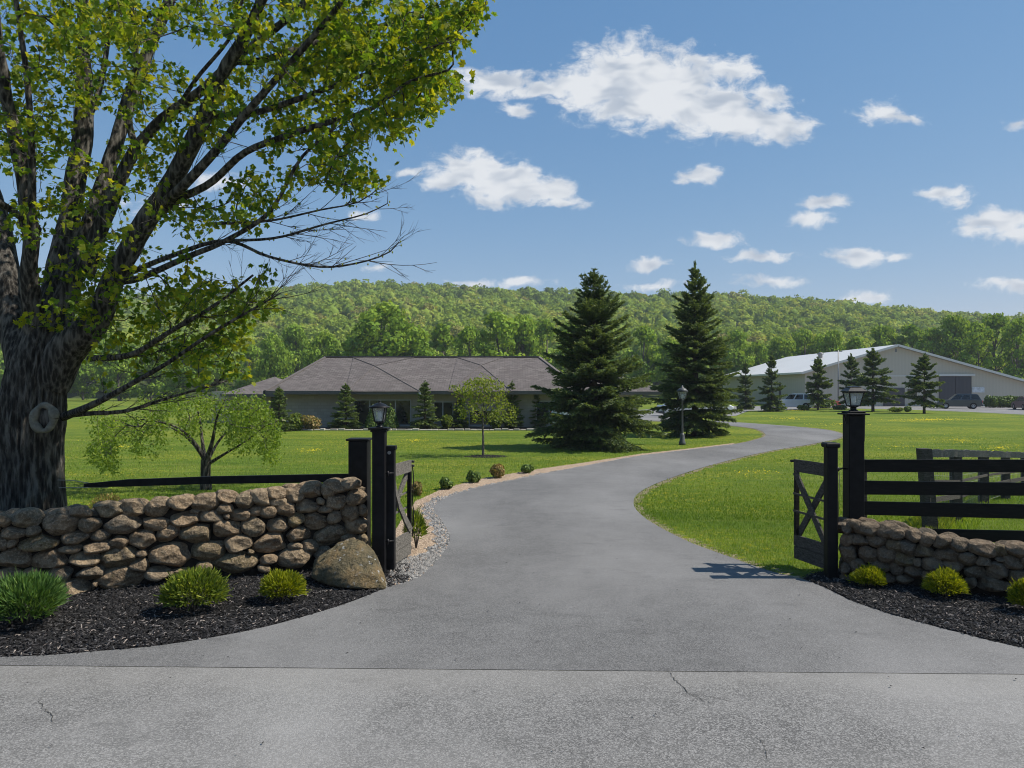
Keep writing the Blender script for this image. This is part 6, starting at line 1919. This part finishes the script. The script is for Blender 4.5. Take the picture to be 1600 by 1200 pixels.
for x in (xa+.045, 7.6, 9.15):
    g = G(); g.bbox(x-.055, x+.065, 10.06, 10.18, -.1, EYE-(718-HZ)/F*10.05, .008); g.build('post', BLACKW if x > xa+1 else GREYW_D, rf)

# weathered paddock fence beyond it
pf = empty('paddock_fence', (gnd(1450, 840)[0], 12.3, 0), 'weathered grey post, board and wire paddock fence beyond the black fence', 'fence')
PP = [((1447, 12.3), 1.49, .175), ((1494, 13.5), 1.245, .15), ((1537, 15.4), 1.07, .145), ((1571.5, 16.6), .95, .13), ((1602, 17.6), .85, .13), ((1632, 18.6), .76, .13)]
pos = [(np.array(((px-800)/F*Yp, Yp, 0)), zt_, w_) for (px, Yp), zt_, w_ in PP]
for k, (p_, zt_, w_) in enumerate(pos):
    g = G(); ln = -.09 if k == 0 else -.02
    v0 = np.array([(-w_/2, -w_/2), (w_/2, -w_/2), (w_/2, w_/2), (-w_/2, w_/2)])
    V = [(p_[0]+a+.09*(k == 0), p_[1]+b, -.1) for a, b in v0] + [(p_[0]+a+ln*.4, p_[1]+b, zt_) for a, b in v0]
    g.add(V, [(3,2,1,0),(4,5,6,7),(0,1,5,4),(1,2,6,5),(2,3,7,6),(3,0,4,7)]); g.build('post', GREYW_P, pf)
def zrail(k, f): return pos[k][1]*f
for f0, hh, m_ in ((.955, .115, GREYW), (.645, .045, GREYW_P), (.43, .085, GREYW_P)):
    for k in range(len(pos)-1):
        a, b = pos[k][0]+(0,-.09,0), pos[k+1][0]+(0,-.09,0)
        g = G()
        if f0 > .9:   # rough split-paling rail: short uprights side by side
            L = np.linalg.norm(b-a); nb = int(L/.055); rs2 = random.Random(k)
            za, zb_ = pos[k][1]-.075, pos[k+1][1]-.075
            cz_ = (1.414, 1.31, 1.127, 1.005, .90, .80); za, zb_ = cz_[k], cz_[k+1]
            for i in range(nb):
                t = (i+.5)/nb; c = a+(b-a)*t; z = za+(zb_-za)*t; j = rs2.uniform(-.012, .014)
                g.beam(c+(rs2.uniform(-.01,.01), rs2.uniform(-.008,.008), z-.062), c+(rs2.uniform(-.02,.02), 0, z+.062+j), .045, .02, (0,1,0))
            g.beam(a+(0,.02,za), b+(0,.02,zb_), .02, .10)
            g.build('paling_rail', GREYW_L, pf)
        else:
            g.beam(a+(0,0,zrail(k, f0)), b+(0,0,zrail(k+1, f0)), .028, hh); g.build('rail', m_, pf)
g = G()
for k in range(len(pos)-1):
    a, b = pos[k][0]+(0,.08,0), pos[k+1][0]+(0,.08,0); L = np.linalg.norm(b-a)
    for i in range(int(L/.10)):
        t = (i+.5)/int(L/.10); c = a+(b-a)*t; g.tube([c+(0,0,.08), c+(0,0,.9*(pos[k][1]+(pos[k+1][1]-pos[k][1])*t))], .0028, 3, cap=False)
    for f0 in (.1, .25, .4, .55, .7, .85): g.tube([a+(0,0,pos[k][1]*f0), b+(0,0,pos[k+1][1]*f0)], .003, 3, cap=False)
g.build('wire_mesh', WIRE, pf)

# rough weeds along the paddock fence
def weeds(name, cx, cy, wx, wy, n, h, mat, seed, label):
    rs = np.random.RandomState(seed); X = rs.uniform(cx-wx, cx+wx, n); Y = cy + (X-cx)*1.35 + rs.uniform(-wy, wy, n); H = h*rs.uniform(.4,1.2,n)
    th = rs.uniform(0,6.28,n); s = np.stack([np.cos(th), np.sin(th), 0*th], -1); l = np.stack([np.sin(th), -np.cos(th), 0*th], -1)*(H*rs.uniform(.1,.6,n))[:,None]
    c = np.stack([X,Y,0*X], -1); up = np.array((0,0,1.0)); W_ = .006
    V = np.stack([c-s*W_, c+s*W_, c+l*.4+up*(H*.6)[:,None]+s*W_*.7, c+l+up*H[:,None]], 1)
    g = G(); g.add(V.reshape(-1,3), np.arange(n*4).reshape(-1,4), np.repeat(rs.uniform(.2,1,n), 4)); return tag(g.build(name, mat, None, kind='stuff'), label, 'weeds')
weeds('tall_grass', 9.2, 15.2, 2.0, .8, 9000, .16, GRASS_B, 5, 'long rough grass and weeds along the paddock fence')
weeds('tall_grass', 7.4, 13.0, .8, .4, 2600, .22, BUSH_YG, 6, 'yellow-green weeds at the first paddock fence posts')

# dandelions in drifts on the lawn
rsd = np.random.RandomState(15); g = G()
for (cx, cy, rx, ry, n) in [(1450,657,80,3,420),(1320,664,60,3,150),(1235,655,40,3,120),(1500,690,60,9,160),(1560,702,40,7,120),(1240,642,30,2,80),(490,706,34,6,70),(560,697,34,5,80),(650,690,34,5,80),(190,700,80,16,120),(1180,742,60,14,40),(1400,700,60,10,60),(250,806,50,4,30)]:
    for _ in range(n):
        a = rsd.uniform(0, 6.28); q_ = abs(rsd.normal(0, .5)); p_ = gnd(cx+rx*q_*math.cos(a), cy+ry*q_*math.sin(a))
        if inside(drive_poly, p_[:1], p_[1:2])[0]: continue
        r_ = rsd.uniform(.014, .028)*(1.6 if p_[1] > 45 else 1); z_ = rsd.uniform(.05, .09)
        th_ = np.linspace(0, 2*np.pi, 7)[:-1]
        V = [(p_[0], p_[1], z_+r_*.5)] + [(p_[0]+r_*math.cos(t), p_[1]+r_*math.sin(t), z_) for t in th_]
        g.add(V, [(0, k+1, (k+1) % 6+1) for k in range(6)])
tag(g.build('dandelions', simple('dandelion_yellow', (0.62, 0.50, 0.02), .8, .1), None, kind='stuff'), 'drifts of yellow dandelions scattered over the lawns', 'flowers')

# ================================================================== SMALL LAMP POST ON THE LAWN
METALG = simple('dark_grey_metal', (0.075, 0.078, 0.08), 0.5, 0.4, 0.2, 10)
p = gnd(1066, 695); dl = empty('lawn_lamp_post', tuple(p), 'small grey lamp post with a bell base standing on the lawn before the farther spruce', 'lamp post')
g = G(); g.lathe([(.001, 0), (.15, 0), (.15, .10), (.12, .16), (.10, .42), (.075, .50), (.001, .52)], 16, tuple(p)); g.build('base', METALG, dl)
g = G(); g.lathe([(.055, .48), (.042, .9), (.038, 1.9), (.06, 1.93), (.06, 1.98), (.03, 2.02)], 12, tuple(p)); g.build('shaft', METALG, dl)
Hl = .62; c = tuple(p+(0,0,1.98))
g = G()
zb, zt_ = .04, .36
B = [np.array((c[0]+sx*.10, c[1]+sy*.10, c[2]+zb)) for sx, sy in ((-1,-1),(1,-1),(1,1),(-1,1))]; T = [np.array((c[0]+sx*.18, c[1]+sy*.18, c[2]+zt_)) for sx, sy in ((-1,-1),(1,-1),(1,1),(-1,1))]
for k in range(4): g.add([B[k], B[(k+1)%4], T[(k+1)%4], T[k]], [(0,1,2,3)])
g.build('lantern_glass', GLASS, dl)
g = G()
for k in range(4): g.beam(B[k], T[k], .022, .022); g.beam(T[k], T[(k+1)%4], .03, .03); g.beam(B[k], B[(k+1)%4], .03, .03)
g.build('lantern_frame', METALG, dl)
g = G(); g.lathe([(.25, .35), (.27, .37), (.15, .49), (.05, .54), (.04, .60), (.001, .64)], 12, c); g.build('lantern_roof', METALG, dl)
g = G(); g.lathe([(.001, .04), (.04, .05), (.05, .2), (.001, .26)], 10, c); g.build('bulb', BULB, dl)

# ================================================================== HAZE
hm = bpy.data.materials.new('haze'); hm.use_nodes = True
ht = hm.node_tree; ht.nodes.clear()
_o = ht.nodes.new('ShaderNodeOutputMaterial'); _v = ht.nodes.new('ShaderNodeVolumePrincipled')
_v.inputs['Color'].default_value = (0.80, 0.88, 1.0, 1); _v.inputs['Density'].default_value = 0.00028
_v.inputs['Anisotropy'].default_value = 0.0
ht.links.new(_v.outputs[0], _o.inputs['Volume'])
g = G(); g.box(-900, 900, -60, 960, -12, 95)
hz_o = g.build('haze', hm, None, kind='stuff')
